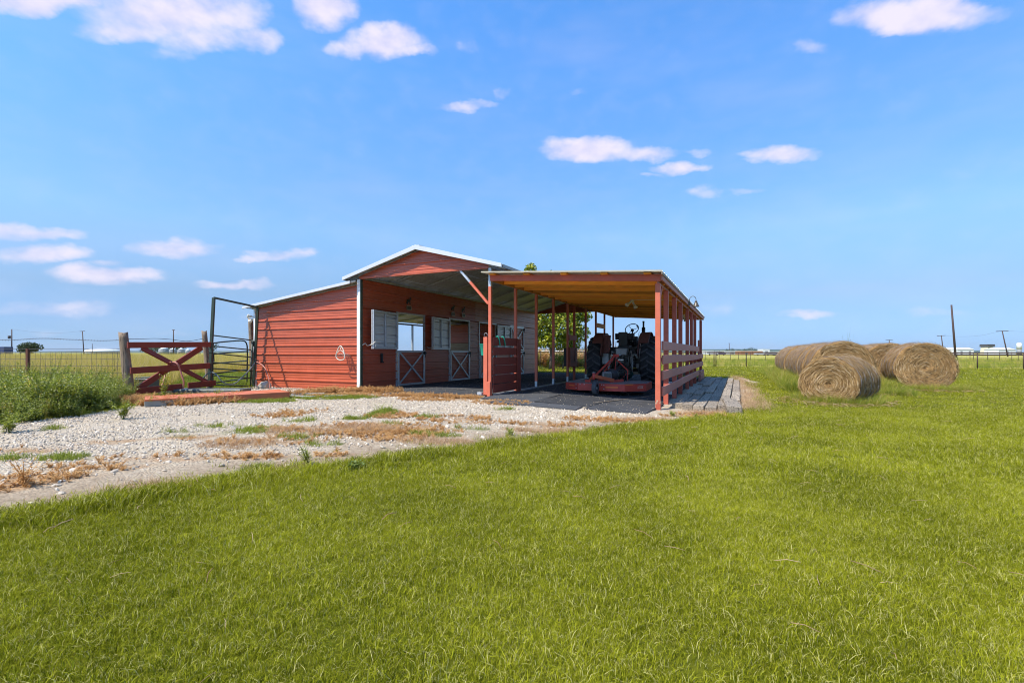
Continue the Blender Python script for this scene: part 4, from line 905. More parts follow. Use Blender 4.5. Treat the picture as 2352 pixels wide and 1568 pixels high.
# ------------------------------------------------------------------ left: wooden X gate, tube gate, fence
def c7(x, y, D): return at((400+x/2.851)*.588, (1100+y/2.851)*.588, D)
def logpost(name, label, base, top, r0, r1, mt='post_wood'):
    base, top = Vector(base), Vector(top); mb = MB(); n = 14; vs = []; m = 12; sd_ = random.uniform(0, 90)
    for j in range(m+1):
        t = j/m; c = base.lerp(top, t); r = r0+(r1-r0)*t
        for k in range(n):
            a = 2*math.pi*k/n; rr = r*(1+.16*mnoise.noise(Vector((math.cos(a)*1.3+sd_, math.sin(a)*1.3, t*1.5)))+.10*mnoise.noise(Vector((math.cos(a)*5+sd_, math.sin(a)*5, t*.8))))
            vs.append(c+Vector((math.cos(a)*rr, math.sin(a)*rr, (.02*math.sin(a*2+1) if j == m else 0))))
    fs = [(j*n+k, j*n+(k+1) % n, (j+1)*n+(k+1) % n, (j+1)*n+k) for j in range(m) for k in range(n)]+[tuple(m*n+k for k in range(n))]
    mb.sm = True; mb.add([v-base for v in vs], fs); return single(name, mb, mt, label, 'post', base)
logpost('fence_post', 'thick weathered grey wooden post at the left end of the red gate', (-8.62, 10.9, 0), (-8.77, 10.9, 1.45), .095, .088)
logpost('fence_post', 'weathered wooden post at the right end of the red gate, beside the tube frame', (-8.10, 12.95, 0), (-8.28, 13.0, 1.58), .075, .06)
logpost('fence_post', 'tall sawn wooden post behind the tube gate at the corner of the lean-to', (-7.98, 14.9, 0), (-8.06, 14.9, 2.05), .075, .072)
gA, gB = Vector((-8.55, 10.78, 0)), Vector((-7.98, 12.80, 0)); gd_ = (gB-gA).normalized(); gn_ = Vector((gd_.y, -gd_.x, 0))
xg = Thing('x_gate', 'red painted wooden gate with crossed boards between two weathered posts', 'gate', gA.lerp(gB, .5))
def gpt(t, z, n=0): return gA.lerp(gB, t)+gn_*n+Vector((0, 0, z))
xg.part('rail', MB().beam(gpt(-.02, 1.17, .02), gpt(1.02, 1.22, .02), .04, .135), 'gate_red', bevel=.005)
xg.part('rail', MB().beam(gpt(.01, .60, .02), gpt(.99, .66, .02), .04, .145), 'gate_red', bevel=.005)
xg.part('rail', MB().beam(gpt(.01, .13, .02), gpt(.60, .16, .02), .04, .15), 'gate_red', bevel=.005, label='broken left length of the bottom rail')
xg.part('rail', MB().beam(gpt(.67, .175, .045), gpt(1.05, .20, .045), .04, .15), 'gate_red', bevel=.005)
xg.part('brace', MB().beam(gpt(.14, 1.12, -.022), gpt(.97, .22, -.022), .038, .14, up=gn_.cross(Vector((0,0,1)))+Vector((0,0,1))), 'gate_red', bevel=.005)
xg.part('brace', MB().beam(gpt(.12, .18, -.062), gpt(.90, 1.14, -.062), .038, .14, up=Vector((0,0,1))), 'gate_red', bevel=.005)
# tube frame and its gate
tf = Thing('gate_surround', 'tall dark green steel tube door frame standing between fence and lean-to', 'gate frame', (-7.9, 13.5, 0))
fl0, fl1 = c7(1188, 1200, 12.75), c7(1240, 178, 12.85); fr0, fr1 = c7(1683, 1195, 14.25), c7(1730, 285, 14.1)
fl0.z = 0; fr0.z = 0
tf.part('upright', MB().beam(fl0, fl1, .075, .06), 'green_tube', bevel=.006); tf.part('upright', MB().beam(fr0, fr1, .075, .06), 'green_tube', bevel=.006)
tf.part('head_bar', MB().beam(fl1, fr1, .05, .05), 'green_tube', bevel=.006)
tg = Thing('tube_gate', 'dark steel tube gate with seven bars hung in the tall frame', 'gate', (-7.9, 13.4, 0))
for (ya, yb) in ((595, 652), (715, 760), (795, 842), (898, 932), (965, 995), (1042, 1076), (1148, 1165)):
    tg.part('bar', MB().tube([c7(1215+ (595 < ya)*2, ya, 12.85), c7(1668, yb, 14.15)], .017, 8), 'green_tube')
tg.part('stile', MB().tube([c7(1222, 590, 12.85), c7(1208, 1175, 12.85)], .02, 8), 'green_tube'); tg.part('stile', MB().tube([c7(1672, 648, 14.12), c7(1648, 1195, 14.12)], .024, 8), 'green_tube')
tg.part('hinge', MB().beam(c7(1680, 660, 14.15), c7(1680, 720, 14.15), .05, .05), 'black_metal')
tg.part('chain', MB().tube(catmull([c7(1180, 800, 12.7), c7(1205, 790, 12.68), c7(1235, 795, 12.7), c7(1243, 850, 12.72), c7(1243, 890, 12.72)], 5), .012, 5), 'black_metal')
cg = Thing('corral_gate', 'round cornered grey tube corral gate standing open behind the tube gate', 'gate', (-8.4, 14.8, 0))
DA, DB = 13.2, 15.6
def cc(x, y): return c7(x, y, DA+(DB-DA)*(x-1225)/(1615-1225))
cg.part('outer_tube', MB().tube(catmull([cc(1230, 1180), cc(1228, 900), cc(1232, 705), cc(1270, 680), cc(1400, 665), cc(1560, 657), cc(1605, 690), cc(1614, 780), cc(1612, 1000), cc(1610, 1150)], 5), .021, 8), 'black_metal')
for (ya, yb) in ((806, 775), (912, 880), (1024, 978), (1128, 1075), (1198, 1158)): cg.part('bar', MB().tube([cc(1232, ya), cc(1612, yb)], .019, 8), 'black_metal')
# hoses
hb = c7(1715, 890, 13.9)
rope('garden_hose', [c7(1715, 890, 13.9), c7(1770, 920, 13.7), c7(1815, 970, 13.6), c7(1850, 1070, 13.5), c7(1862, 1140, 13.45), c7(1862, 1196, 13.4)], .016, 'hose_red', 'pinkish red hose hanging from the tap at the corner of the lean-to', 'hose', hb)
tp = Thing('tap', 'black tap and fittings on the corner of the lean-to', 'tap', hb); tp.part('body', MB().cyl(hb-Vector((.05,0,.02)), hb+Vector((.06,0,.0)), .03, 10), 'black_metal'); tp.part('handle', MB().lathe([(.05,0),(.055,.01),(.05,.02)], (0,0,1), hb+Vector((0,0,.05)), 10), 'black_metal')
rope('garden_hose', [c7(1700, 905, 13.9), c7(1640, 980, 13.5), c7(1560, 1060, 13.2), c7(1480, 1130, 12.9), c7(1400, 1140, 12.6), c7(1330, 1110, 12.5), c7(1280, 1045, 12.5), c7(1220, 1010, 12.6), c7(1150, 1040, 12.6), c7(1100, 1110, 12.6), c7(1085, 1190, 12.5)], .016, 'hose_grey', 'dark grey hose sagging across the tube gate', 'hose', tuple(c7(1480, 1130, 12.9)))
rope('garden_hose', [c7(700, 1240, 11.7), c7(665, 1170, 11.8), c7(690, 1080, 11.9), c7(710, 980, 12.0), c7(745, 908, 11.75), c7(790, 895, 11.5), c7(835, 915, 11.45), c7(865, 980, 11.5), c7(885, 1050, 11.5), c7(905, 1110, 11.5), c7(900, 1190, 11.5)], .019, 'hose_red', 'dull red hose looped over the middle rail of the wooden gate', 'hose', tuple(c7(790, 895, 11.5)))
# tub, troughs and deck
tb = c7(470, 1185, 12.6); tub = Thing('storage_tub', 'grey plastic tub with a rim standing behind the red gate', 'tub', (tb.x, tb.y, 0))
tub.part('body', MB().hexa([Vector((tb.x+a*s, tb.y+b*s2, z)) for (s, s2, z) in ((.24, .18, .02), (.27, .21, .33)) for (a, b) in ((-1,-1),(1,-1),(1,1),(-1,1))]), 'grey_plastic', bevel=.02)
tub.part('rim', MB().box(tb.x-.29, tb.x+.29, tb.y-.23, tb.y+.23, .30, .335), 'grey_plastic', bevel=.012); tub.part('lid', MB().box(tb.x-.12, tb.x+.26, tb.y-.20, tb.y+.20, .337, .375), 'green_tube', bevel=.012)
tr = c7(900, 1240, 12.2); single('trough', MB().box(-1.4, 1.6, -.25, .25, 0, .11), 'grease', 'long low grey trough lying behind the red gate', 'trough', (tr.x+.1, 12.0, 0), bevel=.02)
dk = Thing('deck', 'low orange red painted board deck lying in front of the lean-to', 'deck', (-5.9, 10.1, 0))
fA, fB = Vector((-6.73, 8.85, .14)), Vector((-4.85, 10.54, .15)); bA, bB = Vector((-7.25, 9.55, .14)), Vector((-5.42, 11.25, .15))
nb = 6
for k in range(nb):
    a0, a1 = fA.lerp(bA, k/nb), fA.lerp(bA, (k+.93)/nb); c0, c1 = fB.lerp(bB, k/nb), fB.lerp(bB, (k+.93)/nb); e = Vector((0, 0, -.03)); dz = Vector((0, 0, random.uniform(-.003, .003)))
    dk.part('plank', MB().hexa([a0+e, c0+e, c1+e, a1+e, a0+dz, c0+dz, c1+dz, a1+dz]), 'deck_paint', bevel=.004)
dd = (fB-fA).normalized(); nn = Vector((dd.y, -dd.x, 0))
mid = fA.lerp(fB, .53); lo = Vector((0, 0, -.078))
dk.part('skirt', MB().beam(fA+lo*1.05+nn*-.03, mid+lo*1.05+nn*-.03, .03, .105), 'pale_paint', bevel=.004); dk.part('skirt', MB().beam(mid+lo*1.1+nn*-.012, fB+lo*1.1+nn*-.012, .03, .115), 'deck_paint', bevel=.004)
ee = (bB-fB).normalized(); dk.part('skirt', MB().beam(fB+lo*1.1-dd*.03, bB+lo*1.1-dd*.03, .03, .115), 'deck_paint', bevel=.004)
# low pale planks on the ground under the lean-to wall
for i, (a, b, c, d) in enumerate(((670, 905, 745, 904), (668, 909, 720, 911), (745, 910, 800, 908))):
    p, q = gp(a, b, .03), gp(c, d, .03); single('ground_plank', MB().beam((0,0,0), q-p, .14, .035), 'pale_paint', ['pale plank lying nearest the wall beside the deck', 'pale plank lying against the end of the deck', 'short pale plank half hidden by brown weeds'][i], 'plank', p, bevel=.004)
rk = MB(); rk.sm = True
def rock(s, seed, flat=.6, n=2, mt='stone', name='rock'):
    bm = bmesh.new(); bmesh.ops.create_icosphere(bm, subdivisions=n, radius=1)
    for v in bm.verts:
        f = 1+.35*mnoise.noise(v.co*1.2+Vector((seed, 0, 0))); v.co = Vector((v.co.x*f*s, v.co.y*f*s*.75, v.co.z*f*s*flat))
    me = bpy.data.meshes.new(name); bm.to_mesh(me); bm.free(); me.materials.append(M[mt]); return me
o = bpy.data.objects.new('stone', rock(.16, 5, .75, 3)); o.location = (c7(1805, 1190, 13.6).x, 13.6, .08); col.objects.link(o); props(o, 'grey stone at the foot of the lean-to wall beside the hose', 'stone')
# wire fence on the left
tpost = Thing('t_post', 'rusty steel fence post standing in the weeds at the left edge', 'fence post', (-11.04, 11.0, 0))
tpost.part('web', MB().box(-11.062, -11.018, 10.99, 11.01, 0, 1.10), 'rust'); tpost.part('flange', MB().box(-11.048, -11.032, 11.012, 11.06, 0, 1.10), 'rust')
wf = Thing('wire_fence', 'woven wire fence with barbed top strands running left from the red gate', 'fence', (-11, 11, 0))
FA, FB = Vector((-8.72, 10.9, 0)), Vector((-17.5, 11.35, 0))
def fpt(t, z): return FA.lerp(FB, t)+Vector((0, 0, z))
def strand(z0, amp, r, seed, t0=0, t1=1): return MB().tube([fpt(t, z0+amp*(mnoise.noise(Vector((t*7+seed, seed, 0))))) for t in np.linspace(t0, t1, 60)], r, 4, caps=False)
wf.part('barbed_strand', strand(1.30, .06, .0045, 1), 'wire'); wf.part('barbed_strand', strand(1.09, .03, .004, 5), 'wire')
for z in (1.02, .86, .70, .55, .40, .25): wf.part('line_wire', strand(z, .02, .0042, z*9), 'wire')
mb = MB()
for i in range(72):
    t = (i+.5)/72; mb.tube([fpt(t, .1), fpt(t+random.uniform(-.002, .002), .6), fpt(t+random.uniform(-.001, .001), 1.02)], .0032, 3, caps=False)
wf.part('stay_wire', mb, 'wire', kind='stuff')
mb = MB()
for i in range(120):
    t = i/120; p = fpt(t, 1.30+.06*(mnoise.noise(Vector((t*7+1, 1, 0))))); mb.tube([p-Vector((.01,0,.02)), p+Vector((.01,0,.02))], .003, 3)
wf.part('barb', mb, 'wire', kind='stuff')
gw = [Vector((-8.72,10.9,1.31)), Vector((-8.68,11.3,1.325)), Vector((-8.6,11.7,1.345)), Vector((-8.5,12.1,1.33)), Vector((-8.4,12.5,1.30)), Vector((-8.26,12.95,1.38))]
rope('barbed_wire', gw, .006, 'wire', 'single barbed strand looping above the red wooden gate', 'wire', gw[0])

# ------------------------------------------------------------------ the tractor (own frame: x right, y forward)
TH = -math.atan2(.40, .917); TL = Vector((3.50, 15.10, 0)); TL.z = hz(TL.x, TL.y)+.03
tc_ = Thing('tractor', 'old red tractor with black tyres parked in the carport, seen from behind', 'tractor', TL, 'o', TH)
def wheel(x, y, R0, wd, rr, nl, name, lugh=.035, side=1):
    c = Vector((x, y, R0)); w2 = wd/2; hub = MB()
    prof = [(rr, -w2*.72), (rr+.03, -w2*.85), (R0*.80, -w2*1.02), (R0*.92, -w2*.95), (R0-lugh, -w2*.80), (R0-lugh*.8, 0), (R0-lugh, w2*.80), (R0*.92, w2*.95), (R0*.80, w2*1.02), (rr+.03, w2*.85), (rr, w2*.72)]
    ty = MB().lathe(prof, (1,0,0), c, 56, False)
    w_ = tc_.part(name, MB().lathe([(rr*.25, -.05), (rr*.3, .05)], (1,0,0), c, 16), 'grease_dark')
    tc_.part('tyre', ty, 'tyre', w_)
    for k in range(nl):
        for s in (-1, 1):
            a0 = 2*math.pi*(k+(0 if s < 0 else .5))/nl; vs = []
            n = 6
            for i in range(n+1):
                t = i/n; xx = s*(w2*.97*(1-t)-.012*t*(-1)); xx = s*(w2*.98*(1-t)+(-.02)*t); da = .20*t*1.0*(1 if True else 0); tw = .030*(1-.15*t)/R0
                rt = R0-(.028 if t < .2 else 0)*(1-t*5 if t < .2 else 0); rb = R0-lugh*1.4-(.05 if t == 0 else 0)
                for (r, d) in ((rb, -tw*1.25), (rt, -tw), (rt, tw), (rb, tw*1.25)):
                    a = a0-da+d; vs.append(c+Vector((xx, math.cos(a)*r, math.sin(a)*r)))
            fs = [(i*4+j, i*4+j+1, i*4+5+j, i*4+4+j) for i in range(n) for j in range(3)]+[(0,1,2,3), (n*4+3, n*4+2, n*4+1, n*4)]
            tc_.part('tread_lug', MB().add(vs, fs), 'tread', w_)
    ds = side
    tc_.part('rim', MB().lathe([(rr, -w2*.72), (rr*.93, -w2*.6), (rr*.9, -.02), (rr*.45, .02), (rr*.2, .02), (rr*.2, .0), (rr*.45, .0), (rr*.88, -.04)], (ds,0,0), c, 32, False), 'old_grey', w_)
    return w_
wheel(-.80, 0, .77, .44, .45, 20, 'rear_wheel', side=-1); wheel(.80, 0, .77, .44, .45, 20, 'rear_wheel')
for s in (-1, 1): wheel(s*.72, 2.15, .40, .22, .20, 14, 'front_wheel', .02, s)
T = lambda nm, mb, mt, par=None, bv=.006, **k: tc_.part(nm, mb, mt, par, bevel=bv, **k)
T('axle_housing', MB().cyl((-.62,0,.77), (.62,0,.77), .095, 16), 'grease', bv=0)
for s in (-1, 1):
    T('axle_flange', MB().box(s*.50, s*.545, -.17, .17, .60, .94), 'grease'); T('axle_flange', MB().cyl((s*.30,0,.77), (s*.36,0,.77), .16, 16), 'grease', bv=0)
    T('axle_bracket', MB().box(s*.40, s*.48, -.16, .12, .55, .69), 'old_grey')
T('gearbox_housing', MB().box(-.24, .24, -.30, .35, .52, 1.02), 'grease', bv=.05); T('gearbox_cover', MB().lathe([(.20,0),(.20,.05),(.14,.09),(.05,.10)], (0,-1,0), (0,-.30,.70), 20), 'grease', bv=0)
T('housing_rib', MB().box(-.03, .03, -.36, -.30, .55, 1.0), 'old_grey'); T('top_cover', MB().box(-.20, .20, -.22, .34, 1.0, 1.10), 'grease', bv=.02)
T('transmission', MB().box(-.19, .19, .352, 1.55, .55, 1.0), 'grease_dark', bv=.03); T('engine', MB().box(-.22, .22, 1.56, 2.35, .50, 1.15), 'grease_dark', bv=.03)
T('front_axle', MB().cyl((-.62,2.15,.42), (.62,2.15,.42), .06, 10), 'grease_dark', bv=0)
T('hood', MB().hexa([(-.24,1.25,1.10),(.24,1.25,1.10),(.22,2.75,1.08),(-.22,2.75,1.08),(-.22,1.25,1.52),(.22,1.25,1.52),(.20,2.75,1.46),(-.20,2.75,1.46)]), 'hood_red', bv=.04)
T('grille', MB().box(-.20, .20, 2.76, 2.80, .7, 1.42), 'old_grey'); T('cowl', MB().hexa([(-.27,1.0,1.12),(.27,1.0,1.12),(.27,1.24,1.12),(-.27,1.24,1.12),(-.24,1.06,1.56),(.24,1.06,1.56),(.25,1.24,1.58),(-.25,1.24,1.58)]), 'vinyl', bv=.03)
ex = T('exhaust', MB().cyl((.30,2.0,1.45), (.30,2.0,1.62), .03, 12), 'rust', bv=0); T('muffler', MB().lathe([(.03,0),(.062,.02),(.062,.30),(.032,.32),(.032,.50),(.05,.505),(.03,.53)], (0,0,1), (.30,2.0,1.60), 16), 'black_metal', ex, 0)
T('platform', MB().box(-.42, .44, -.20, .95, 1.175, 1.20), 'black_metal'); T('platform_lip', MB().box(-.42, .44, -.23, -.205, 1.15, 1.21), 'grease_dark')
T('hydraulic_box', MB().hexa([(-.16,-.46,.96),(.16,-.46,.96),(.17,-.20,.94),(-.17,-.20,.94),(-.18,-.46,1.16),(.18,-.46,1.16),(.19,-.20,1.17),(-.19,-.20,1.17)]), 'old_grey', bv=.015)
T('battery_cover', MB().box(.22, .38, -.30, -.1, 1.0, 1.15), 'vinyl', bv=.01); T('side_panel', MB().box(-.40, -.20, -.24, -.05, .95, 1.15), 'black_metal', bv=.01)
seat = T('seat', MB().hexa([(-.24,.0,1.34),(.24,.0,1.34),(.22,.46,1.36),(-.22,.46,1.36),(-.24,.0,1.42),(.24,.0,1.42),(.22,.46,1.43),(-.22,.46,1.43)]), 'vinyl', bv=.03)
ba = MB()
arc_ = [(-.30,.16),(-.28,.02),(-.20,-.05),(0,-.08),(.20,-.05),(.28,.02),(.30,.16)]
for (x0, y0), (x1, y1) in zip(arc_, arc_[1:]): ba.hexa([(x0,y0,1.44),(x1,y1,1.44),(x1*.86,y1+.05,1.44),(x0*.86,y0+.05,1.44),(x0*1.02,y0,1.64),(x1*1.02,y1,1.64),(x1*.88,y1+.05,1.62),(x0*.88,y0+.05,1.62)])
T('backrest', ba, 'vinyl', seat, .012); T('back_plate', MB().hexa([(-.15,-.13,1.25),(.14,-.13,1.25),(.14,-.10,1.25),(-.15,-.10,1.25),(-.15,-.15,1.67),(.13,-.15,1.67),(.13,-.12,1.67),(-.15,-.12,1.67)]), 'black_metal', seat, .02)
T('seat_bracket', MB().box(-.18, .18, -.10, .3, 1.205, 1.25), 'grease_dark'); T('seat_spring', MB().cyl((-.10,.0,1.24), (-.10,.0,1.34), .035, 10).cyl((.10,.0,1.24), (.10,.0,1.34), .035, 10), 'grease_dark', bv=0)
sc_ = Vector((.13,.66,1.80)); sn = Vector((-.1,-.78,.62)).normalized(); sa = sn.orthogonal().normalized(); sb_ = sn.cross(sa)
sw_ = T('steering_wheel', MB().tube([sc_+(sa*math.cos(t)+sb_*math.sin(t))*.215 for t in np.linspace(0, 2*math.pi, 32, endpoint=False)], .014, 8, closed=True), 'vinyl', bv=0)
for t in (.3, .3+2.094, .3+4.189): T('spoke', MB().tube([sc_-sn*.05, sc_+(sa*math.cos(t)+sb_*math.sin(t))*.21], .008, 6), 'black_metal', sw_, 0)
T('hub', MB().lathe([(.02,-.08),(.05,-.07),(.055,-.03),(.02,0),(.001,.005)], sn, sc_-sn*.02, 14, False), 'vinyl', sw_, 0)
T('spinner_knob', MB().lathe([(.01,0),(.012,.03),(.028,.045),(.028,.065),(.001,.075)], sn, sc_+Vector((.17,.09,.055)), 10), 'vinyl', sw_, 0)
T('steering_column', MB().tube([sc_-sn*.08, Vector((.06,1.1,1.30))], .022, 8), 'black_metal', bv=0)
T('throttle_lever', MB().tube([(.33,.75,1.30), (.34,.72,1.66), (.37,.72,1.70)], .008, 6), 'black_metal', bv=0)
for (x, y, h) in ((-.05,.5,1.52), (.20,.55,1.45), (.30,.2,1.50), (.36,.3,1.40), (-.32,.3,1.38)): T('lever', MB().tube([(x,y,1.2), (x+.02,y-.05,h), (x+.02,y-.05,h+.02)], .010, 6), 'grease_dark', bv=0)
# fenders: an inner web and a flange over each tyre
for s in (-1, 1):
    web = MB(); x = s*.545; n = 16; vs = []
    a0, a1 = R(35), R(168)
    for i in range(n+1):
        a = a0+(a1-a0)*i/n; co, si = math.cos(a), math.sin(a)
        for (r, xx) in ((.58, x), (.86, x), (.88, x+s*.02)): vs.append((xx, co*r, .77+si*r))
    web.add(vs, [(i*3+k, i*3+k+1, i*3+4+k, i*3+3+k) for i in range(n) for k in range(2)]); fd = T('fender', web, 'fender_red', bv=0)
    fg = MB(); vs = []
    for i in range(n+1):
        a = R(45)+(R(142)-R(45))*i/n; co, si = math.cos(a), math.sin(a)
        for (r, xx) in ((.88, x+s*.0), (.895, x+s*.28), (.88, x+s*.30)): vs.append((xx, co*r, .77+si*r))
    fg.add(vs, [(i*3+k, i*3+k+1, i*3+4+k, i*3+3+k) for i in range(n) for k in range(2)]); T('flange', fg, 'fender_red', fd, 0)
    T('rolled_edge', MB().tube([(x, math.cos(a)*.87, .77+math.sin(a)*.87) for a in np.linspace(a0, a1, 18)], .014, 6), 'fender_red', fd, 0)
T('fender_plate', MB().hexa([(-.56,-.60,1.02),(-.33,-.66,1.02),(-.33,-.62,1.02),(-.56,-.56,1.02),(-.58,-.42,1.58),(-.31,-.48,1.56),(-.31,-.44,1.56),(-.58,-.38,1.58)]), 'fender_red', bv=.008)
T('tool_box', MB().hexa([(-.60,-.52,.68),(-.36,-.52,.68),(-.36,-.25,.68),(-.60,-.25,.68),(-.56,-.50,1.01),(-.38,-.50,1.01),(-.38,-.25,1.01),(-.56,-.25,1.01)]), 'old_grey', bv=.012)
# linkage
for s in (-1, 1):
    T('lower_link', MB().beam((s*.26,-.15,.52), (s*.42,-.95,.50), .03, .06), 'grease'); T('lift_rod', MB().tube([(s*.30,-.42,1.02), (s*.33,-.44,.80), (s*.36,-.62,.52)], [.016,.026,.016], 8), 'old_grey', bv=0)
    T('lift_arm', MB().beam((s*.14,-.10,1.02), (s*.30,-.44,1.05), .04, .07), 'old_grey'); T('stay', MB().beam((s*.45,-.12,.62), (s*.50,-.14,.38), .07, .05), 'grease')
for k in range(9):
    x0 = random.uniform(-.2, .35); pts = [(x0, -.33, random.uniform(.8, 1.1)), (x0+random.uniform(-.06,.06), -.42, random.uniform(.65, .85)), (x0+random.uniform(-.1,.1), -.38, random.uniform(.5, .95)), (x0+random.uniform(-.12,.12), -.34, random.uniform(.55, .9))]
    T('hydraulic_hose', MB().tube(catmull(pts, 5), .011, 6), 'vinyl' if k % 3 else 'old_grey', bv=0)
for k in range(14):
    x0, z0_ = random.uniform(-.25, .28), random.uniform(.55, 1.05); T('fitting', MB().box(x0, x0+random.uniform(.03,.08), -.40, -.31, z0_, z0_+random.uniform(.03,.08)), random.choice(['old_grey', 'grease', 'grease_dark']), bv=.006)
for k in range(10):
    x0 = random.uniform(-.1, .4); T('control_rod', MB().tube([(x0, .1, random.uniform(1.2,1.4)), (x0+random.uniform(-.08,.08), -.05, random.uniform(.9,1.2)), (x0+random.uniform(-.1,.1), -.1, random.uniform(.8,1.1))], .008, 5), random.choice(['old_grey', 'grease', 'black_metal']), bv=0)
T('drawbar', MB().beam((0,.1,.40), (0,-.75,.38), .08, .035), 'grease'); T('drawbar_frame', MB().box(-.22,.22,-.2,-.1,.36,.52), 'grease')
T('pto_guard', MB().lathe([(.05,0),(.10,.03),(.12,.10),(.12,.16),(.10,.16)], (0,-1,0), (0,-.38,.62), 16, False), 'vinyl', bv=0)
T('id_plate', MB().box(-.10, .06, -.415, -.405, .80, .83), 'bolt', bv=0)

# ------------------------------------------------------------------ rotary mower behind the tractor (world frame, placed where it stands)
def c4(x, y, D): return at((2200+x/3.919)*.588, (1180+y/3.919)*.588, D)
mw = Thing('rotary_mower', 'red rotary mower deck with a rear tail wheel hitched behind the tractor', 'mower', (2.4, 12.6, hz(2.4, 12.6)))
fw, rt_ = Vector((.38, .925, 0)), Vector((.925, -.38, 0)); mc = Vector((2.50, 12.60, 0))
def mp_(x, y, z): return mc+rt_*x+fw*y+Vector((0, 0, z))
ZB, ZT = .065, .245
OUT = [(-1.02,-.38),(-.62,-.68),(.55,-.72),(1.0,-.30),(1.02,.75),(-1.02,.75)]
mw.part('deck_top', MB().prism([mp_(x*.995, y*.995, ZT-.006) for x, y in OUT], (0,0,.006)), 'mower_top')
for i in range(6):
    a, b = OUT[i], OUT[(i+1) % 6]; A_, B2 = mp_(*a, 0), mp_(*b, 0); d = (B2-A_).normalized()
    s_ = mw.part('side_band', MB().beam(A_+Vector((0,0,(ZB+ZT-.01)/2)), B2+Vector((0,0,(ZB+ZT-.01)/2)), .014, ZT-ZB-.012), 'mower_red', bevel=.003)
    mw.part('skid_edge', MB().beam(A_+Vector((0,0,ZB)), B2+Vector((0,0,ZB)), .03, .012), 'mower_red', s_)
# seams, bolts and reflectors on the rear face
def onface(t, z, i=1, off=.012):
    a, b = OUT[i], OUT[i+1]; A_, B2 = mp_(*a, 0), mp_(*b, 0); d = (B2-A_).normalized(); n = Vector((d.y, -d.x, 0)); return A_.lerp(B2, t)+n*off+Vector((0,0,z)), d, n
def plate(nm, mt, i, t0, t1, z0, z1, th=.004, off=.009):
    p, d, n = onface(t0, 0, i, off); q, _, _ = onface(t1, 0, i, off)
    return mw.part(nm, MB().hexa([p+Vector((0,0,z0)), q+Vector((0,0,z0)), q+Vector((0,0,z0))-n*(-th), p+Vector((0,0,z0))+n*th, p+Vector((0,0,z1)), q+Vector((0,0,z1)), q+Vector((0,0,z1))+n*th, p+Vector((0,0,z1))+n*th]), mt)
plate('band_plate', 'mower_red', 1, .10, .58, ZB+.012, ZT-.012); plate('reflector', 'reflector', 0, .30, .72, .155, .185); plate('reflector', 'reflector', 1, .60, .86, .135, .172)
plate('reflector', 'reflector', 2, .02, .38, .205, .235)
for (i, t, z) in ((0,.88,.20),(0,.88,.11),(1,.05,.21),(1,.52,.21),(1,.565,.20),(1,.565,.11),(1,.14,.21)):
    p, d, n = onface(t, z, i, .013); mw.part('bolt', MB().lathe([(.013,0),(.013,.006),(.006,.012),(.001,.013)], n, p, 10), 'bolt')
# worn white lettering decal: a tall stroke and a boxed row of small strokes
pp = [(.60,.615,.12,.185), (.64,.86,.178,.184), (.64,.86,.124,.130)]+[(.645+k*.055,.66+k*.055,.132,.176) for k in range(4)]
for (t0, t1, z0, z1) in pp: plate('decal_stroke', 'bolt', 2, t0, t1, z0, z1, .002, .009)
def bar(nm, a, b, w_, h_, mt='mower_red', bv=.004, up=(0,0,1)): return mw.part(nm, MB().beam(a, b, w_, h_, up=up), mt, bevel=bv)
apex = c4(800, 812, 13.35)
bar('a_frame', c4(498, 1118, 12.15), apex, .03, .045, 'mower_red'); bar('a_frame', c4(640, 1040, 12.7), c4(770, 870, 13.2), .02, .025, 'mower_red')
bar('a_frame', c4(825, 885, 13.2), c4(988, 1045, 12.95), .025, .03, 'mower_red'); bar('a_frame', c4(988, 1035, 12.95), c4(985, 1195, 12.95), .025, .025, 'mower_red')
bar('a_frame', c4(812, 830, 13.3), c4(778, 1190, 12.6), .018, .035, 'mower_red'); bar('a_frame', c4(980, 1080, 12.95), c4(890, 1180, 12.9), .018, .018, 'mower_red')
bar('a_frame', c4(636, 1040, 12.7), c4(636, 1090, 12.7), .025, .025, 'mower_red'); bar('a_frame', c4(636, 1040, 12.7), c4(722, 1022, 12.8), .02, .02, 'mower_red')
mw.part('top_bracket', MB().box(apex.x-.07, apex.x+.09, apex.y-.04, apex.y+.05, apex.z-.05, apex.z+.03), 'mower_red', bevel=.01); mw.part('top_pin', MB().cyl(apex-Vector((.12,0,-.0)), apex+Vector((.14,0,0)), .014, 8), 'bolt')
bar('deck_arm', c4(480, 1132, 12.0), c4(775, 1198, 12.3), .03, .085, 'mower_orange'); bar('deck_arm', c4(470, 1130, 12.0), c4(404, 1190, 12.5), .03, .075, 'mower_orange')
bar('deck_lug', c4(338, 1210, 12.45), c4(420, 1210, 12.35), .03, .085, 'mower_red'); bar('deck_lug', c4(722, 1222, 12.25), c4(920, 1205, 12.6), .03, .09, 'mower_red')
bar('deck_brace', c4(520, 1185, 12.2), c4(600, 1195, 12.4), .03, .03, 'mower_red')
sp = c4(468, 1118, 12.0); mw.part('swivel_post', MB().cyl(sp-Vector((0,0,.14)), sp+Vector((0,0,.06)), .034, 14), 'mower_red'); mw.part('swivel_cap', MB().cyl(sp+Vector((0,0,.062)), sp+Vector((0,0,.075)), .045, 8), 'bolt')
wc = c4(492, 1318, 11.72); R0 = .175; wc.z = hz(wc.x, wc.y)+.03+R0; ax_ = Vector((.90, -.43, 0)).normalized()
tw_ = mw.part('tail_wheel', MB().lathe([(.03,-.05),(.03,.05)], ax_, wc, 12), 'old_grey')
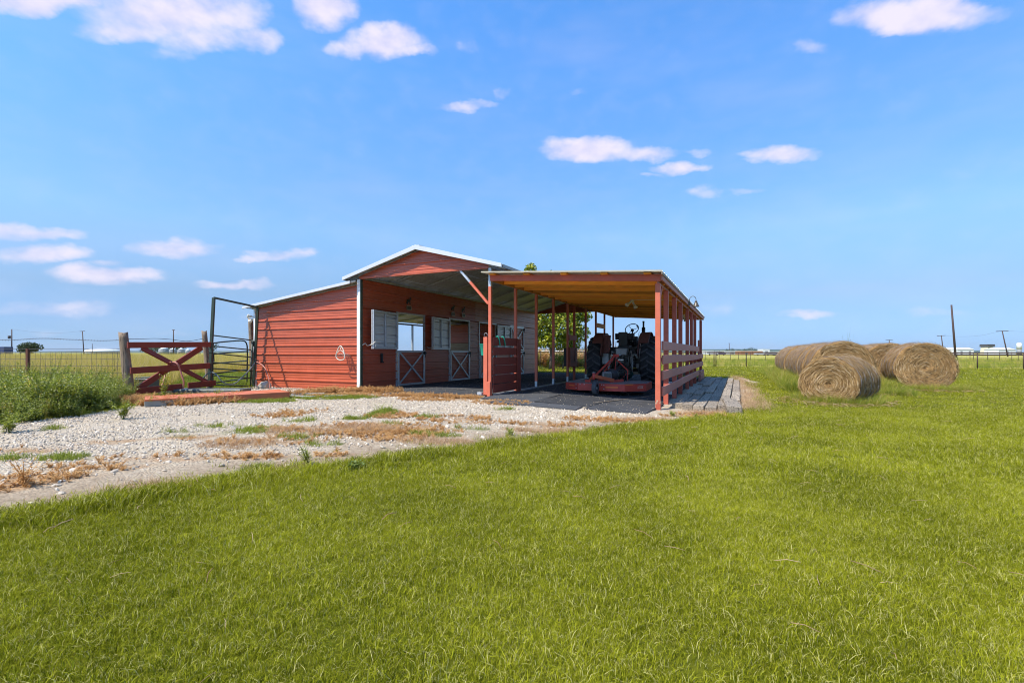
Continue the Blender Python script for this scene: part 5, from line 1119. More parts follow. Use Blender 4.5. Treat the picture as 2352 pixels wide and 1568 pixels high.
mw.part('tyre', MB().lathe([(.105,-.05),(.15,-.055),(R0-.01,-.05),(R0,-.035),(R0,.035),(R0-.01,.05),(.15,.055),(.105,.05)], ax_, wc, 32, False), 'tread', tw_); mw.part('rim', MB().lathe([(.108,-.045),(.10,-.01),(.03,-.012),(.03,.012),(.10,.01),(.108,.045)], ax_, wc, 24, False), 'black_metal', tw_)
for s in (-1, 1): mw.part('fork', MB().beam(wc+ax_*(s*.075), c4(478, 1200, 11.98)+ax_*(s*.06), .012, .05), 'black_metal', bevel=.003)
mw.part('fork_crown', MB().beam(c4(430, 1205, 11.95), c4(530, 1190, 11.95), .09, .04), 'black_metal', bevel=.01)
gb = c4(665, 1118, 12.55); mw.part('gearbox', MB().box(gb.x-.11, gb.x+.11, gb.y-.10, gb.y+.10, gb.z-.09, gb.z+.09), 'old_grey', bevel=.02); mw.part('gearbox_flange', MB().box(gb.x-.085, gb.x+.085, gb.y-.125, gb.y-.10, gb.z-.065, gb.z+.065), 'grease', bevel=.008)
mw.part('slip_clutch', MB().lathe([(.05,0),(.15,.02),(.165,.06),(.165,.10),(.15,.14),(.06,.16)], (.3,.95,.05), gb+Vector((.13,.0,.0)), 24), 'vinyl')
mw.part('drive_shaft', MB().tube([gb+Vector((.15,.1,.0)), Vector((TL.x, TL.y, 0))-fw*.5+Vector((0,0,.62))], [.055,.06], 14), 'vinyl')
for k in range(4):
    a = gb+Vector((.25+.05*k, .2, -.1)); mw.part('hose', MB().tube(catmull([a, a+Vector((.08,.05,.22)), a+Vector((.2,.15,.15)), a+Vector((.18,.1,-.08))], 5), .009, 5), 'vinyl')
single('branch', MB().tube(catmull([gp(1362, 925, .03)-gp(1400,922,0), gp(1400, 921, .04)-gp(1400,922,0), gp(1450, 915, .03)-gp(1400,922,0), gp(1482, 911, .035)-gp(1400,922,0), gp(1508, 905, .03)-gp(1400,922,0)], 6), [.012]*25, 6), 'grey_wood', 'thin grey branch lying on the mats behind the mower', 'branch', gp(1400, 922, 0))
dx = at(1462, 878, 16.8); single('drum', MB().cyl((0,-.9,.28), (0,.2,.28), .27, 20), 'green_dark', 'dark green barrel lying under the tractor at the back of the carport', 'barrel', (4.25, 18.9, hz(4.2, 18.9)))
# ------------------------------------------------------------------ hay bales
def bale_meshes(Rb, Lb, seed, slump=.06, nst=2600):
    random.seed(seed); body = MB(); nk, nl = 72, 14; vs = []; fs = []
    def surf(a, y, rr=1.0):
        r = Rb*rr*(1+.034*mnoise.noise(Vector((math.cos(a)*2.2+seed, math.sin(a)*2.2, y*1.6)))+.022*mnoise.noise(Vector((math.cos(a)*7+seed, math.sin(a)*7, y*6))))
        x, z = r*math.cos(a), r*math.sin(a)
        if z < 0: z *= (1-slump*2); x *= 1+slump*(-z/Rb)*.9
        return Vector((x, y, z+Rb*(1-slump*2)-.01))
    prof = [(.0, -Lb/2+.06)]+[(t, -Lb/2+.05*(1-t)) for t in (.15,.3,.45,.6,.75,.88,.96)]+[(1.0, -Lb/2+.05)]+[(1.0, -Lb/2+Lb*i/nl) for i in range(1, nl)]+[(1.0, Lb/2-.05),(.96, Lb/2-.01),(.75, Lb/2-.02),(.4, Lb/2-.04),(0, Lb/2-.05)]
    for (rr, y) in prof:
        for k in range(nk):
            a = 2*math.pi*k/nk; sp_ = .022*math.sin(rr*34+a*1.0)*(1 if rr < .95 else 0); p = surf(a, y, max(rr, .001)); p.y += sp_+.02*mnoise.noise(p*4); vs.append(p)
    m = len(prof); fs = [(i*nk+k, i*nk+(k+1) % nk, (i+1)*nk+(k+1) % nk, (i+1)*nk+k) for i in range(m-1) for k in range(nk)]
    body.sm = True; body.add(vs, fs); bme = body.mesh('hay_roll', 'hay')
    st = MB()
    def strawstrip(P, w, nrm):
        if len(P) < 2: return
        v = []; 
        for i, p in enumerate(P):
            d = (P[min(i+1, len(P)-1)]-P[max(i-1, 0)]).normalized(); s = d.cross(nrm).normalized()*w*.5*(1 if 0 < i < len(P)-1 else .4); v += [p-s, p+s]
        st.add(v, [(2*i, 2*i+1, 2*i+3, 2*i+2) for i in range(len(P)-1)])
    for i in range(nst):
        a = random.uniform(-.35, math.pi+.35) if random.random() < .85 else random.uniform(0, 6.28); y = random.uniform(-Lb/2+.02, Lb/2-.02)
        ln = random.uniform(.06, .30)/Rb; dy = random.gauss(0, .035); lift = random.uniform(.002, .018); kick = random.choice([0, 0, random.uniform(.01, .09)])
        P = []
        for t in (0, .33, .66, 1): 
            q = surf(a+ln*t, y+dy*t, 1.0); c = Vector((0, y, Rb)); n = (q-Vector((0, q.y, Rb*.95))).normalized(); P.append(q+n*(lift+kick*t*t))
        strawstrip(P, random.uniform(.003, .008), n)
    for s in (-1, 1):
        for i in range(int(nst*(.62 if s < 0 else .2))):
            rr = math.sqrt(random.uniform(.01, 1)); a = random.uniform(0, 6.283); ln = random.uniform(.06, .26)/max(Rb*rr, .12); y = s*(Lb/2-.055*(1-rr)-.0)-(.0 if s < 0 else 0); kick = random.choice([0, random.uniform(.01, .08)])
            P = []
            for t in (0, .33, .66, 1):
                q = surf(a+ln*t, 0, rr+.04*t*random.choice([1, 1, -1])*.5); P.append(Vector((q.x, s*(Lb/2-.05*(1-rr))+s*(.012+random.uniform(0, .012)+kick*t*t), q.z)))
            strawstrip(P, random.uniform(.003, .008), Vector((0, 1, 0)))
    sme = st.mesh('straw', 'straw')
    tws = []
    for y in np.linspace(-Lb/2+.12, Lb/2-.12, 5): 
        yy = y+random.uniform(-.05, .05); tws.append(MB().tube([surf(a, yy+.02*math.sin(a*2+y), 1.0)+(surf(a, yy)-Vector((0, yy, Rb))).normalized()*.006 for a in np.linspace(0, 2*math.pi, 40, endpoint=False)], .0035, 4, closed=True).mesh('twine', 'twine'))
    return bme, sme, tws
KB = [bale_meshes(.775, 1.48, 3), bale_meshes(.765, 1.50, 8), bale_meshes(.78, 1.46, 21)]
KS = bale_meshes(.60, 1.20, 40, .13, 3000)
def bale(loc, yaw, K, label, group=None, tilt=0):
    o = bpy.data.objects.new('hay_bale', None); col.objects.link(o); o.location = loc; o.rotation_euler = (0, tilt, yaw); props(o, label, 'hay bale', group)
    b = bpy.data.objects.new('hay_roll', K[0]); col.objects.link(b); b.parent = o
    s = bpy.data.objects.new('loose_straw', K[1]); col.objects.link(s); s.parent = o; s['kind'] = 'stuff'
    for t in K[2]: x = bpy.data.objects.new('twine', t); col.objects.link(x); x.parent = o
    return o
row = Vector((.4236, .906, 0))
names = ['nearest', 'second', 'third', 'fourth', 'fifth', 'sixth', 'seventh', 'eighth', 'farthest']
for i in range(9):
    p = Vector((9.05, 13.25, 0))+row*(.74+i*1.55)+Vector((random.uniform(-.05, .05), 0, 0)); p.z = hz(p.x, p.y)-.02
    bale(p, ANG+random.uniform(-.04, .04), KB[i % 3], f'{names[i]} bale in the long left row of round hay bales', 'long left row of round hay bales')
for i in range(3):
    p = Vector((12.28, 14.35, 0))+row*(.74+i*1.95)-U*(.0 if i == 0 else .42); p.z = hz(p.x, p.y)-.02
    bale(p, ANG+random.uniform(-.05, .05), KB[(i+1) % 3], ['large round hay bale at the right whose spiral end faces the lawn', 'round hay bale behind the large right one, only its upper part showing', 'farthest bale of the short right row'][i], 'short right row of round hay bales')
p = Vector((7.42, 10.95, 0)); p.z = hz(p.x, p.y)-.02
bale(p, math.atan2(.58, .81)-math.pi/2, KS, 'small slumped hay bale lying in front of the two rows')

# ------------------------------------------------------------------ plants, grass, stones (scattered, nobody could count them)
B_LAWN = [blades('tuft', 'grass_lawn', 52, .062, .021, .0025, 1.6, 2, .5) for _ in range(5)]+[blades('tuft', 'grass_lawn', 30, .055, .028, .0030, 1.6)]
B_MID = [blades('tuft', 'grass_lawn', 30, .11, .030, .0062, 1.3, 1) for _ in range(3)]
B_FAR = [blades('tuft', 'grass_lawn', 22, .22, .05, .014, .8, 1) for _ in range(3)]
def wedge(n, d0, d1, k=1.28, extra=1.5):
    D = np.sqrt(rng.uniform(d0*d0, d1*d1, n)); X = rng.uniform(-1, 1, n)*(k*D+extra); return X, D
def lawn_ok(X, Y):
    d = pdist(X, Y, GRAVEL)+.35*(fbm(X, Y, .6)-.5); f = inpoly(X, Y, FIELD); return (d < .02+rng.uniform(-.10, .10, len(X))) & ~f
def put(name, protos, X, Y, s0, s1, label, tilt=.15, hvar=.3, dz=0.0, zf=None):
    z = hzn(X, Y)+dz
    nr = (X > -23) & (X < 27) & (Y > -3) & (Y < 25); lu_ = (X-P0.x)*U.x+(Y-P0.y)*U.y; lv_ = (X-P0.x)*V.x+(Y-P0.y)*V.y
    fl_ = (lu_ > -4.6) & (lu_ < 10.6) & (lv_ > -.4) & (lv_ < 13.2); z = z+np.where(nr & ~fl_, (fbm(X, Y, 1.7)-.5)*.03, 0)
    rot, scl = rs(len(X), s0, s1, tilt, hvar); return scatter(name, protos, np.stack([X, Y, z], 1), rot, scl, label)
for (nm, n, d0, d1, pr, s0, s1) in (('near_grass', 36000, .5, 4.2, B_LAWN, .5, 1.1), ('mid_grass', 34000, 4.1, 9.5, B_LAWN, .9, 1.5), ('far_grass', 26000, 9.3, 20, B_MID, .8, 1.3), ('farther_grass', 24000, 19.5, 46, B_FAR, .8, 1.3)):
    X, Y = wedge(n, d0, d1); ok = lawn_ok(X, Y); X, Y = X[ok], Y[ok]; put(nm, pr, X, Y, s0, s1, 'short mown yellow green lawn grass')
# longer ragged grass along the gravel's edge
t = rng.uniform(0, len(LE)-1.001, 2600); i0 = t.astype(int); f = t-i0; EX = np.array([p.x for p in LE]); EY = np.array([p.y for p in LE])
X = EX[i0]*(1-f)+EX[i0+1]*f+rng.normal(0, .10, len(t)); Y = EY[i0]*(1-f)+EY[i0+1]*f+rng.normal(-.05, .10, len(t))
put('edge_grass', [blades('tuft', 'grass_lawn', 26, .06, .055, .0035, 1.0) for _ in range(3)], X, Y, .6, 1.3, 'ragged longer grass along the edge of the gravel')
# thin tufts creeping out over the gravel
t = rng.uniform(0, len(LE)-1.001, 900); i0 = t.astype(int); f = t-i0
X = EX[i0]*(1-f)+EX[i0+1]*f+rng.normal(0, .12, len(t)); Y = EY[i0]*(1-f)+EY[i0+1]*f+np.abs(rng.normal(.0, .32, len(t)))
put('edge_grass', [blades('tuft', 'grass_lawn', 9, .05, .035, .0035, 1.4) for _ in range(2)]+[blades('tuft', 'dry_grass', 8, .06, .035, .0032, 1.6)], X, Y, .5, 1.2, 'thin tufts of grass creeping out over the bare earth')
# straw bits lying on the lawn
X, Y = wedge(900, 1.2, 14); ok = lawn_ok(X, Y); X, Y = X[ok], Y[ok]
put('grass_clippings', [MB().tube([(-.045,0,0),(0,.006,.008),(.05,0,.002)], .0016, 3).mesh('stalk', 'dry_grass')], X, Y, .5, 1.5, 'dry stalks lying on the lawn', .2, dz=.035)
# gravel stones
S_SM = [rock(.0115, i*3.1, .60, 1) for i in range(4)]; S_BG = [rock(.024, 20+i*2.3, .4, 2) for i in range(4)]
def in_gravel(X, Y, m=0.0):
    lu_ = (X-P0.x)*U.x+(Y-P0.y)*U.y; lv_ = (X-P0.x)*V.x+(Y-P0.y)*V.y
    b = ((lu_ > -4.1) & (lu_ < 3.9) & (lv_ > -.1)) | ((lu_ >= 3.8) & (lu_ < 9.7) & (lv_ > -.9)); return (pdist(X, Y, GRAVEL) > m) & ~b
X = rng.uniform(-16, 7.5, 130000); Y = rng.uniform(2.2, 14.5, 130000); ok = in_gravel(X, Y); X, Y = X[ok], Y[ok]
keep = rng.random(len(X)) < (1-.95*np.clip(1.55-edist(X, Y)/(.8+.5*np.clip((-X-1)/3, 0, 1.4)), 0, 1))*(1-.7*np.maximum(emask(X, Y, BROWN), emask(X, Y, GREENP)))*(-.40+1.9*fbm(X, Y, .9)); put('gravel', S_SM, X[keep], Y[keep], .5, 1.7, 'small white limestone chips', 1.0, .2, .005)
X = rng.uniform(-16, 7.5, 6000); Y = rng.uniform(2.4, 13.5, 6000); ok = in_gravel(X, Y, .25); X, Y = X[ok], Y[ok]; k = rng.random(len(X)) < .35+.5*fbm(X, Y, 2)
put('gravel', S_BG, X[k], Y[k], .4, 1.35, 'larger pale limestone pieces lying in the yard', .5, .2, .004)
# brown, green and straw coloured patches
def patch(name, E, n, protos, label, s0=.6, s1=1.2, jit=1.0, thr=.42, tilt=.25):
    X = []; Y = []
    ar = np.array([e[2]*e[3] for e in E]); pk_ = rng.choice(len(E), n, p=ar/ar.sum()); a = rng.uniform(0, 6.283, n); r = np.sqrt(rng.random(n))*jit
    E_ = np.array(E)[pk_]; X = E_[:,0]+np.cos(a)*r*E_[:,2]; Y = E_[:,1]+np.sin(a)*r*E_[:,3]
    k = (fbm(X, Y, .5)+rng.normal(0, .08, n) > thr) & (fbm(X, Y, 1.6)+rng.normal(0,.05,n) > .40); X, Y = X[k], Y[k]
    lu_ = (X-P0.x)*U.x+(Y-P0.y)*U.y; lv_ = (X-P0.x)*V.x+(Y-P0.y)*V.y; k = ~((lu_ > -4.05) & (lu_ < 7.7) & (lv_ > -.12)); return put(name, protos, X[k], Y[k], s0, s1, label, tilt)
BW = [sprig('spray', 'brown_weed', .045, 18, .013, 1.3, 5, 'brown_weed') for _ in range(4)]
patch('brown_weeds', BROWN, 9000, BW, 'dry orange brown creeping weeds on the gravel', .4, 1.0, 1.15)
patch('green_weeds', GREENP, 2400, [blades('tuft', 'grass_green', 22, .05, .05, .004, .8) for _ in range(3)], 'low green grass patches on the gravel', .5, 1.2)
patch('dry_grass', DRYG, 3200, [blades('tuft', 'dry_grass', 9, .07, .045, .0030, 1.8) for _ in range(3)], 'straw coloured dead grass on the gravel', .5, 1.3)
# thicker brown growth against the walls and the deck
def strip(name, P, n, protos, label, w=.15, s0=.8, s1=1.8):
    P = [gp(*q) if len(q) == 2 else Vector(q) for q in P]; t = rng.uniform(0, len(P)-1.001, n); i = t.astype(int); f = t-i; PX = np.array([p.x for p in P]); PY = np.array([p.y for p in P])
    return put(name, protos, PX[i]*(1-f)+PX[i+1]*f+rng.normal(0, w, n), PY[i]*(1-f)+PY[i+1]*f+rng.normal(0, w, n), s0, s1, label, .3)
BW2 = [sprig('spray', 'brown_weed', .11, 26, .015, .8, 6, 'brown_weed') for _ in range(4)]
strip('brown_weeds', [(690, 907), (760, 903), (830, 901), (905, 902)], 900, BW2, 'bushy orange brown weeds along the foot of the barn wall', .12, .6, 1.3)
strip('brown_weeds', [(900, 910), (1000, 912), (1100, 915)], 350, BW2, 'low brown weeds along the front edge of the mats', .10, .4, .9)
strip('brown_weeds', [(330, 930), (430, 929), (520, 923), (550, 915)], 900, BW2, 'orange brown weeds grown up in front of the deck', .13, .5, 1.3)
strip('brown_weeds', [(305, 925), (330, 922)], 200, BW2, 'brown weeds at the foot of the left gate post', .15, .6, 1.4)
strip('dry_grass', [(1690, 866), (1705, 880), (1722, 905), (1735, 930), (1725, 945)], 700, [blades('tuft', 'dry_grass', 12, .07, .10, .0036, 1.4) for _ in range(3)], 'bleached dead grass beside the plank platform', .16, .5, 1.2)
strip('dry_grass', [(1560, 949), (1640, 951), (1700, 952)], 220, [blades('tuft', 'dry_grass', 10, .06, .05, .0036, 1.5) for _ in range(3)], 'dry grass in front of the planks', .14, .5, 1.2)
# litter on the mats
X, Y = rng.uniform(0, 7.6, 2600), rng.uniform(-1, 12, 2600); W_ = [Wp(a, b) for a, b in zip(X, Y)]
wx_, wy_ = np.array([w_.x for w_ in W_]), np.array([w_.y for w_ in W_]); put('floor_litter', [rock(.011, i*5.1, .35, 1, 'plank_wood', 'chip') for i in range(3)], wx_, wy_, .3, 1.3, 'pale chips and straw scattered over the rubber mats', .3, .2, .032)
# big weeds on the left, in front of the wire fence
WL = [gp(*p) for p in [(-420,1025),(0,977),(90,967),(180,955),(270,940),(303,918)]]+[Vector((-8.75,11.1,0)), Vector((-9.2,12.2,0)), Vector((-14,13.2,0)), Vector((-24,13.5,0)), Vector((-22,6,0))]
WS = [sprig('weed', 'weed_leaf', .55, 50, .044, .65, 8) for _ in range(4)]+[sprig('weed', 'weed_leaf', .72, 50, .026, .3, 5) for _ in range(2)]+[sprig('weed', 'weed_dark', .38, 60, .030, .7, 7) for _ in range(2)]+[sprig('weed', 'grass_field', .5, 40, .04, .5, 6)]
X = rng.uniform(-24, -6.5, 7500); Y = rng.uniform(6, 13.8, 7500); d = pdist(X, Y, WL); k = (d > 0)
X, Y, d = X[k], Y[k], d[k]; z = hzn(X, Y); rot, scl = rs(len(X), .75, 1.25, .2, .2); f_ = .84*np.clip(.50+d/.9, .50, 1.0)*(.45+1.0*fbm(X, Y, 1.5)); scl *= f_[:, None]
scatter('tall_weeds', WS, np.stack([X, Y, z], 1), rot, scl, 'dense waist high green weeds in front of the wire fence at the left')
# tall yellow field grass
FG = [blades('tall_tuft', 'grass_field', 26, .10, .62, .006, .35) for _ in range(4)]; FGf = [blades('tall_tuft', 'grass_field', 26, .30, .62, .016, .35, 1) for _ in range(3)]
def field_ok(X, Y): return inpoly(X, Y, FIELD)
X, Y = wedge(40000, 10.8, 34, 1.25, 2); k = field_ok(X, Y) & (X < 1+.0*Y); X, Y = X[k], Y[k]; n_ = len(X)
put('field_grass', FG, X, Y, .65, 1.12, 'tall yellow green grass in the field beyond the gate')
X, Y = wedge(26000, 33, 85, 1.2, 2); k = field_ok(X, Y) & (X < 3); put('field_grass', FGf, X[k], Y[k], .8, 1.25, 'tall yellowing grass in the far field')
GG = [blades('tuft', 'grass_green', 22, .25, .30, .014, .5, 1) for _ in range(3)]+[blades('tuft', 'grass_field', 20, .25, .34, .012, .5, 1)]
X, Y = wedge(26000, 30, 75, 1.2, 2); k = field_ok(X, Y) & (X >= 0); put('field_grass', GG, X[k], Y[k], .6, 1.15, 'rough green and straw grass beyond the right fence')
# wild growth behind the back fence
X = rng.uniform(-3, 8, 1500); Y = 31.2+.38*X+rng.uniform(.2, 3.5, 1500); put('brown_growth', [sprig('weed', 'brown_weed', .9, 60, .06, .3, 6, 'brown_weed'), sprig('weed', 'dry_grass', .9, 50, .06, .3, 6, 'dry_grass'), sprig('weed', 'weed_leaf', .8, 60, .07, .4, 6)], X, Y, .6, 1.25, 'brown and green wild growth behind the back fence')
# paddock grass behind the gate
X = rng.uniform(-16, -3, 9000); Y = rng.uniform(12, 27, 9000); k = ~inpoly(X, Y, FIELD) & (((X-P0.x)*U.x+(Y-P0.y)*U.y) < -4.1) & (pdist(X, Y, GRAVEL) < 0)
put('paddock_grass', [blades('tuft', 'grass_green', 24, .12, .09, .008, .6, 1) for _ in range(3)], X[k], Y[k], .7, 1.6, 'short green paddock grass behind the gate')
# long grass round the bales
ring_pts = []
for i in range(9):
    c = Vector((9.05, 13.25, 0))+row*(.74+i*1.55); 
    for j in range(330): ring_pts.append((c-U*random.uniform(.35, 1.35)+V*random.uniform(-.9, .9), 1))
for j in range(800): c = Vector((9.0, 13.1, 0)); ring_pts.append((c-U*random.uniform(-1.5, 1.0)-V*random.uniform(-.3, .35), .6))
for j in range(900): ring_pts.append((Vector((12.28, 14.2, 0))+U*random.uniform(-1.0, 1.0)+V*random.uniform(-.35, .15), .5))
for j in range(700): ring_pts.append((Vector((11.2, 14.6, 0))+U*random.uniform(-.25, .35)+V*random.uniform(-.6, 2.2), .8))
for j in range(900):
    a = random.uniform(0, 6.283); ring_pts.append((p+Vector((math.cos(a)*random.uniform(.55, .95), math.sin(a)*random.uniform(.55, .95), 0)), .55))
ring_pts = [q for q in ring_pts]; rp3 = np.array([[q.x, q.y, hz(q.x, q.y)] for q, s in ring_pts]); rot, scl = rs(len(rp3), .7, 1.15, .25, .3); scl *= np.array([s for q, s in ring_pts])[:, None]
scatter('long_grass', [blades('long_tuft', 'grass_green', 14, .07, .32, .006, 1.0) for _ in range(3)]+[blades('long_tuft', 'grass_field', 8, .08, .34, .005, 1.0), blades('long_tuft', 'grass_lawn', 14, .07, .2, .006, 1.0)], rp3, rot, scl, 'long uncut green grass growing round the hay bales')

# single weeds one can point to
def weed(px, py, h, label, mt='weed_leaf', n=60, ls=.022, spread=.7, stems=9):
    p = gp(px, py, -.01); me = sprig('weed', mt, h, n//2, ls, spread, stems, 'weed_dark' if mt != 'brown_weed' else 'brown_weed'); o = bpy.data.objects.new('weed', me); o.location = p; col.objects.link(o); props(o, label, 'weed'); return o
weed(283, 963, .30, 'bushy green weed at the gravel edge below the left gate post', n=150, ls=.030); weed(20, 995, .28, 'grey green weed at the left edge of the gravel', n=150, ls=.030)
weed(180, 958, .14, 'small green weed between the tall weeds and the gravel', n=60); weed(705, 1070, .17, 'small leafy weed on bare earth near the lawn edge', n=70, spread=.5); weed(1172, 1002, .10, 'small green weed at the edge of the gravel in front of the alley', n=60)
weed(345, 935, .20, 'green weed beside the left end of the deck', n=90); weed(495, 920, .26, 'upright green weed in front of the deck', n=110); weed(55, 1118, .22, 'dry brown weed at the left edge above the lawn', 'brown_weed', 60, .02)
weed(1545, 957, .10, 'low green weed in front of the planks, nearest the red post', n=70); weed(1600, 964, .10, 'low green weed in front of the middle of the planks', n=70); weed(1645, 960, .07, 'smallest green weed in front of the planks', n=40)
weed(815, 1080, .07, 'dark green clover clump standing out of the lawn edge', 'weed_dark', 90, .03, 1.6); 
g_ = gp(880, 950, -.01); o = bpy.data.objects.new('grass_tuft', blades('grass_tuft', 'grass_green', 90, .16, .17, .005, 1.1)); o.location = g_; col.objects.link(o); props(o, 'tall green grass tuft in the middle of the gravel', 'grass tuft')
q = c7(880, 1290, 10.4); o = bpy.data.objects.new('weed', sprig('weed', 'weed_leaf', .62, 60, .045, .12, 5)); o.location = (q.x, 9.9, 0); col.objects.link(o); props(o, 'tall bright green weed growing in front of the broken gate rail', 'weed')
o = bpy.data.objects.new('dock_stalk', sprig('dock', 'far_dark', 1.25, 40, .022, .12, 4, 'far_dark')); o.location = (at(266, 830, 12.2).x, 12.2, 0); col.objects.link(o); props(o, 'dark seeded stalk rising above the wire fence', 'plant')
q = at(1990, 790, 15.5); o = bpy.data.objects.new('grass_stalk', blades('stalk', 'grass_green', 14, .15, 1.75, .010, .18)); o.location = (q.x, 16.4, -.1); col.objects.link(o); props(o, 'tall thin seeding grass stalks between the two bale rows', 'plant')
for i, (a, b) in enumerate(((1380, 850), (1330, 852), (1440, 848))): pass

# ------------------------------------------------------------------ trees
def leafcloud(mb, c, rad, n, ls, seed, gaps=.42):
    k = 0; t = 0
    while k < n and t < n*6:
        t += 1; d = Vector((random.gauss(0, 1), random.gauss(0, 1), random.gauss(0, 1))).normalized()*(random.random()**.38); p = Vector((d.x*rad[0], d.y*rad[1], d.z*rad[2]))+c
        if mnoise.noise(p*(1.6/max(rad))*2.2+Vector((seed, 0, 0)))+.22*random.random() < gaps-.5: continue
        nrm = (d*.7+Vector((random.gauss(0, 1), random.gauss(0, 1), random.gauss(0, 1)+.5))).normalized(); a = nrm.orthogonal().normalized(); b = nrm.cross(a); th = random.uniform(0, 6.28); a, b = a*math.cos(th)+b*math.sin(th), b*math.cos(th)-a*math.sin(th); l = ls*random.uniform(.6, 1.3)
        mb.add([p-a*l*.5, p+b*l*.3, p+a*l*.5, p-b*l*.3], [(0,1,2,3)]); k += 1
    return mb
random.seed(77)
tb_ = Vector((at(1267, 846, 29.2).x, 29.2, 0)); tree = Thing('shade_tree', 'leafy yellow green tree behind the barn, seen through the open alley', 'tree', tb_)
tk = MB().tube([tb_, tb_+Vector((.03,0,.8)), tb_+Vector((-.03,0,1.6)), tb_+Vector((.05,0,2.6)), tb_+Vector((.0,0,4.6))], [.19,.14,.12,.10,.04], 10); tree.part('trunk', tk, 'bark')
tips = []
for i in range(16):
    a = i*2.4; z0_ = 1.5+i*.2; ln = random.uniform(1.2, 2.2)*(1.1-.03*i); e = tb_+Vector((math.cos(a)*ln, math.sin(a)*ln, z0_+random.uniform(.3, 1.1))); tree.part('limb', MB().tube(catmull([tb_+Vector((0,0,z0_)), tb_.lerp(e, .5)*1.0+Vector((0,0,z0_*.5+.25)), e], 3), [.05]*3+[.035]*3+[.015], 6), 'bark'); tips.append(e)
for i, (dx_, dz_, rx, rz_) in enumerate([(-.9,2.1,1.1,.8),(.6,2.5,1.2,1.0),(-.4,3.4,1.3,1.1),(1.1,3.5,1.0,.9),(.2,4.6,1.1,.9),(-1.2,3.0,.8,.7),(1.5,2.2,.8,.6),(.2,1.7,1.2,.6),(1.9,3.2,.5,.4),(-.2,5.4,.7,.6),(1.35,1.5,.5,.4),(-1.5,1.9,.5,.5),(-1.25,6.0,.4,.5),(-.7,5.2,.8,.7)]):
    tree.part('foliage', leafcloud(MB(), tb_+Vector((dx_, random.uniform(-.5, .5), dz_)), (rx, rx, rz_), int(1500*rx*rz_)+150, .17, i*7.3, .50), 'tree_leaf', kind='stuff')
def simple_tree(px, D, w_, h_, label, base=0.0, name='tree', mt='tree_far', trunk=True, n=1200, group=None):
    b = Vector((at(px, HY, D).x, D, hz(at(px, HY, D).x, D))); t = Thing(name, label, 'tree', b, group=group)
    t.part('trunk', MB().tube([b, b+Vector((0,0,h_*.5))], [w_*.04, w_*.02], 6), 'bark'); mb = MB()
    for i in range(5): leafcloud(mb, b+Vector((random.uniform(-.28,.28)*w_, random.uniform(-.2,.2)*w_, h_*random.uniform(.45, .70))), (w_*.30, w_*.25, h_*.27), n//5, max(w_, h_)*.055, px+i*3)
    t.part('crown', mb, mt, kind='stuff'); return t
simple_tree(60, 88, 5.2, 3.1, 'low spreading dark mesquite tree in the field at the left edge', n=2600)
simple_tree(357, 420, 18, 7.0, 'dark tree left of the far grain bins, seen through the gate', n=700); simple_tree(392, 400, 22, 9.5, 'wide dark tree rising behind the far grain bins', n=800); simple_tree(478, 400, 17, 9.5, 'round dark tree at the right of the far grain bins', n=700)
simple_tree(335, 430, 12, 6, 'small dark tree at the far left of the view through the gate', n=500)
for i, (px, w_, h_, lb_) in enumerate(((1671, 5, 7, 'small dark round tree at the left of the far tree clump'), (1683, 6, 8, 'dark tree beside the small round one on the right horizon'), (1698, 10, 6.5, 'left end of the low dark tree clump on the right horizon'), (1712, 11, 7.5, 'middle of the low dark tree clump on the right horizon'), (1726, 10, 9.5, 'highest tree of the low dark clump on the right horizon'), (1735, 7, 8, 'right end tree of the low dark clump on the horizon'))):
    simple_tree(px, 620, w_, h_, lb_, n=500)
simple_tree(1352, 55, 2.2, 2.0, 'brown green bush just visible left of the tractor tyre', n=500, name='bush'); simple_tree(1382, 85, 3, 3.0, 'small dark tree seen between the tractor fender and the seat', n=500)
simple_tree(2045, 400, 14, 8, 'dark treetop just above the hay bales', n=500)
for i, (px, h_) in enumerate(((1293, 1.15), (1355, 1.0))): simple_tree(px, 30.2, 1.5, h_, ['round green bush under the shade tree', 'green bush behind the back fence beside the tractor tyre'][i], n=900, name='bush', mt='weed_leaf')
# ------------------------------------------------------------------ fences, poles and buildings beyond
def pipe_fence(name, label, P, h, posts, gap=None, rails=(0,), mt='pipe_dark', r=.035, mesh=True):
    P = [Vector((q.x, q.y, hz(q.x, q.y))) for q in P]; t = Thing(name, label, 'fence', P[0])
    for dz in rails: t.part('top_rail', MB().tube([q+Vector((0,0,h-dz)) for q in P], r, 8), mt)
    for q in posts: q = Vector((q.x, q.y, hz(q.x, q.y))); t.part('post', MB().cyl(q, q+Vector((0,0,h+.06)), r*1.05, 8), mt)
    if mesh:
        for z in (.15, .35, .55, .75, .95): t.part('line_wire', MB().tube([q+Vector((0,0,z)) for q in P], .004, 3), 'wire')
        mb = MB(); L_ = sum((b-a).length for a, b in zip(P, P[1:])); 
        for a, b in zip(P, P[1:]):
            n = int((b-a).length/.3)
            for i in range(n): q = a.lerp(b, i/n); mb.tube([q+Vector((0,0,.1)), q+Vector((0,0,h-.05))], .003, 3, caps=False)
        t.part('stay_wire', mb, 'wire', kind='stuff')
    return t
def fd(px, D): return Vector(((px-CX)/F*D, D, 0))
pa = [fd(1630, 38.6), fd(1880, 37), fd(2100, 34.5), fd(2245, 33.4), fd(2351, 32.6), fd(2700, 30.5)]
pipe_fence('pipe_fence', 'dark rusty pipe fence with wire mesh along the far edge of the lawn', pa, 1.10, [fd(1640, 38.5), fd(1644.5, 38.45), fd(1714, 38.1), fd(1786, 37.6), fd(1860, 37.1), fd(1945, 36.2), fd(2040, 35.3), fd(2142, 34.2), fd(2245, 33.4), fd(2351, 32.6), fd(2470, 31.8)], rails=(0, .12))
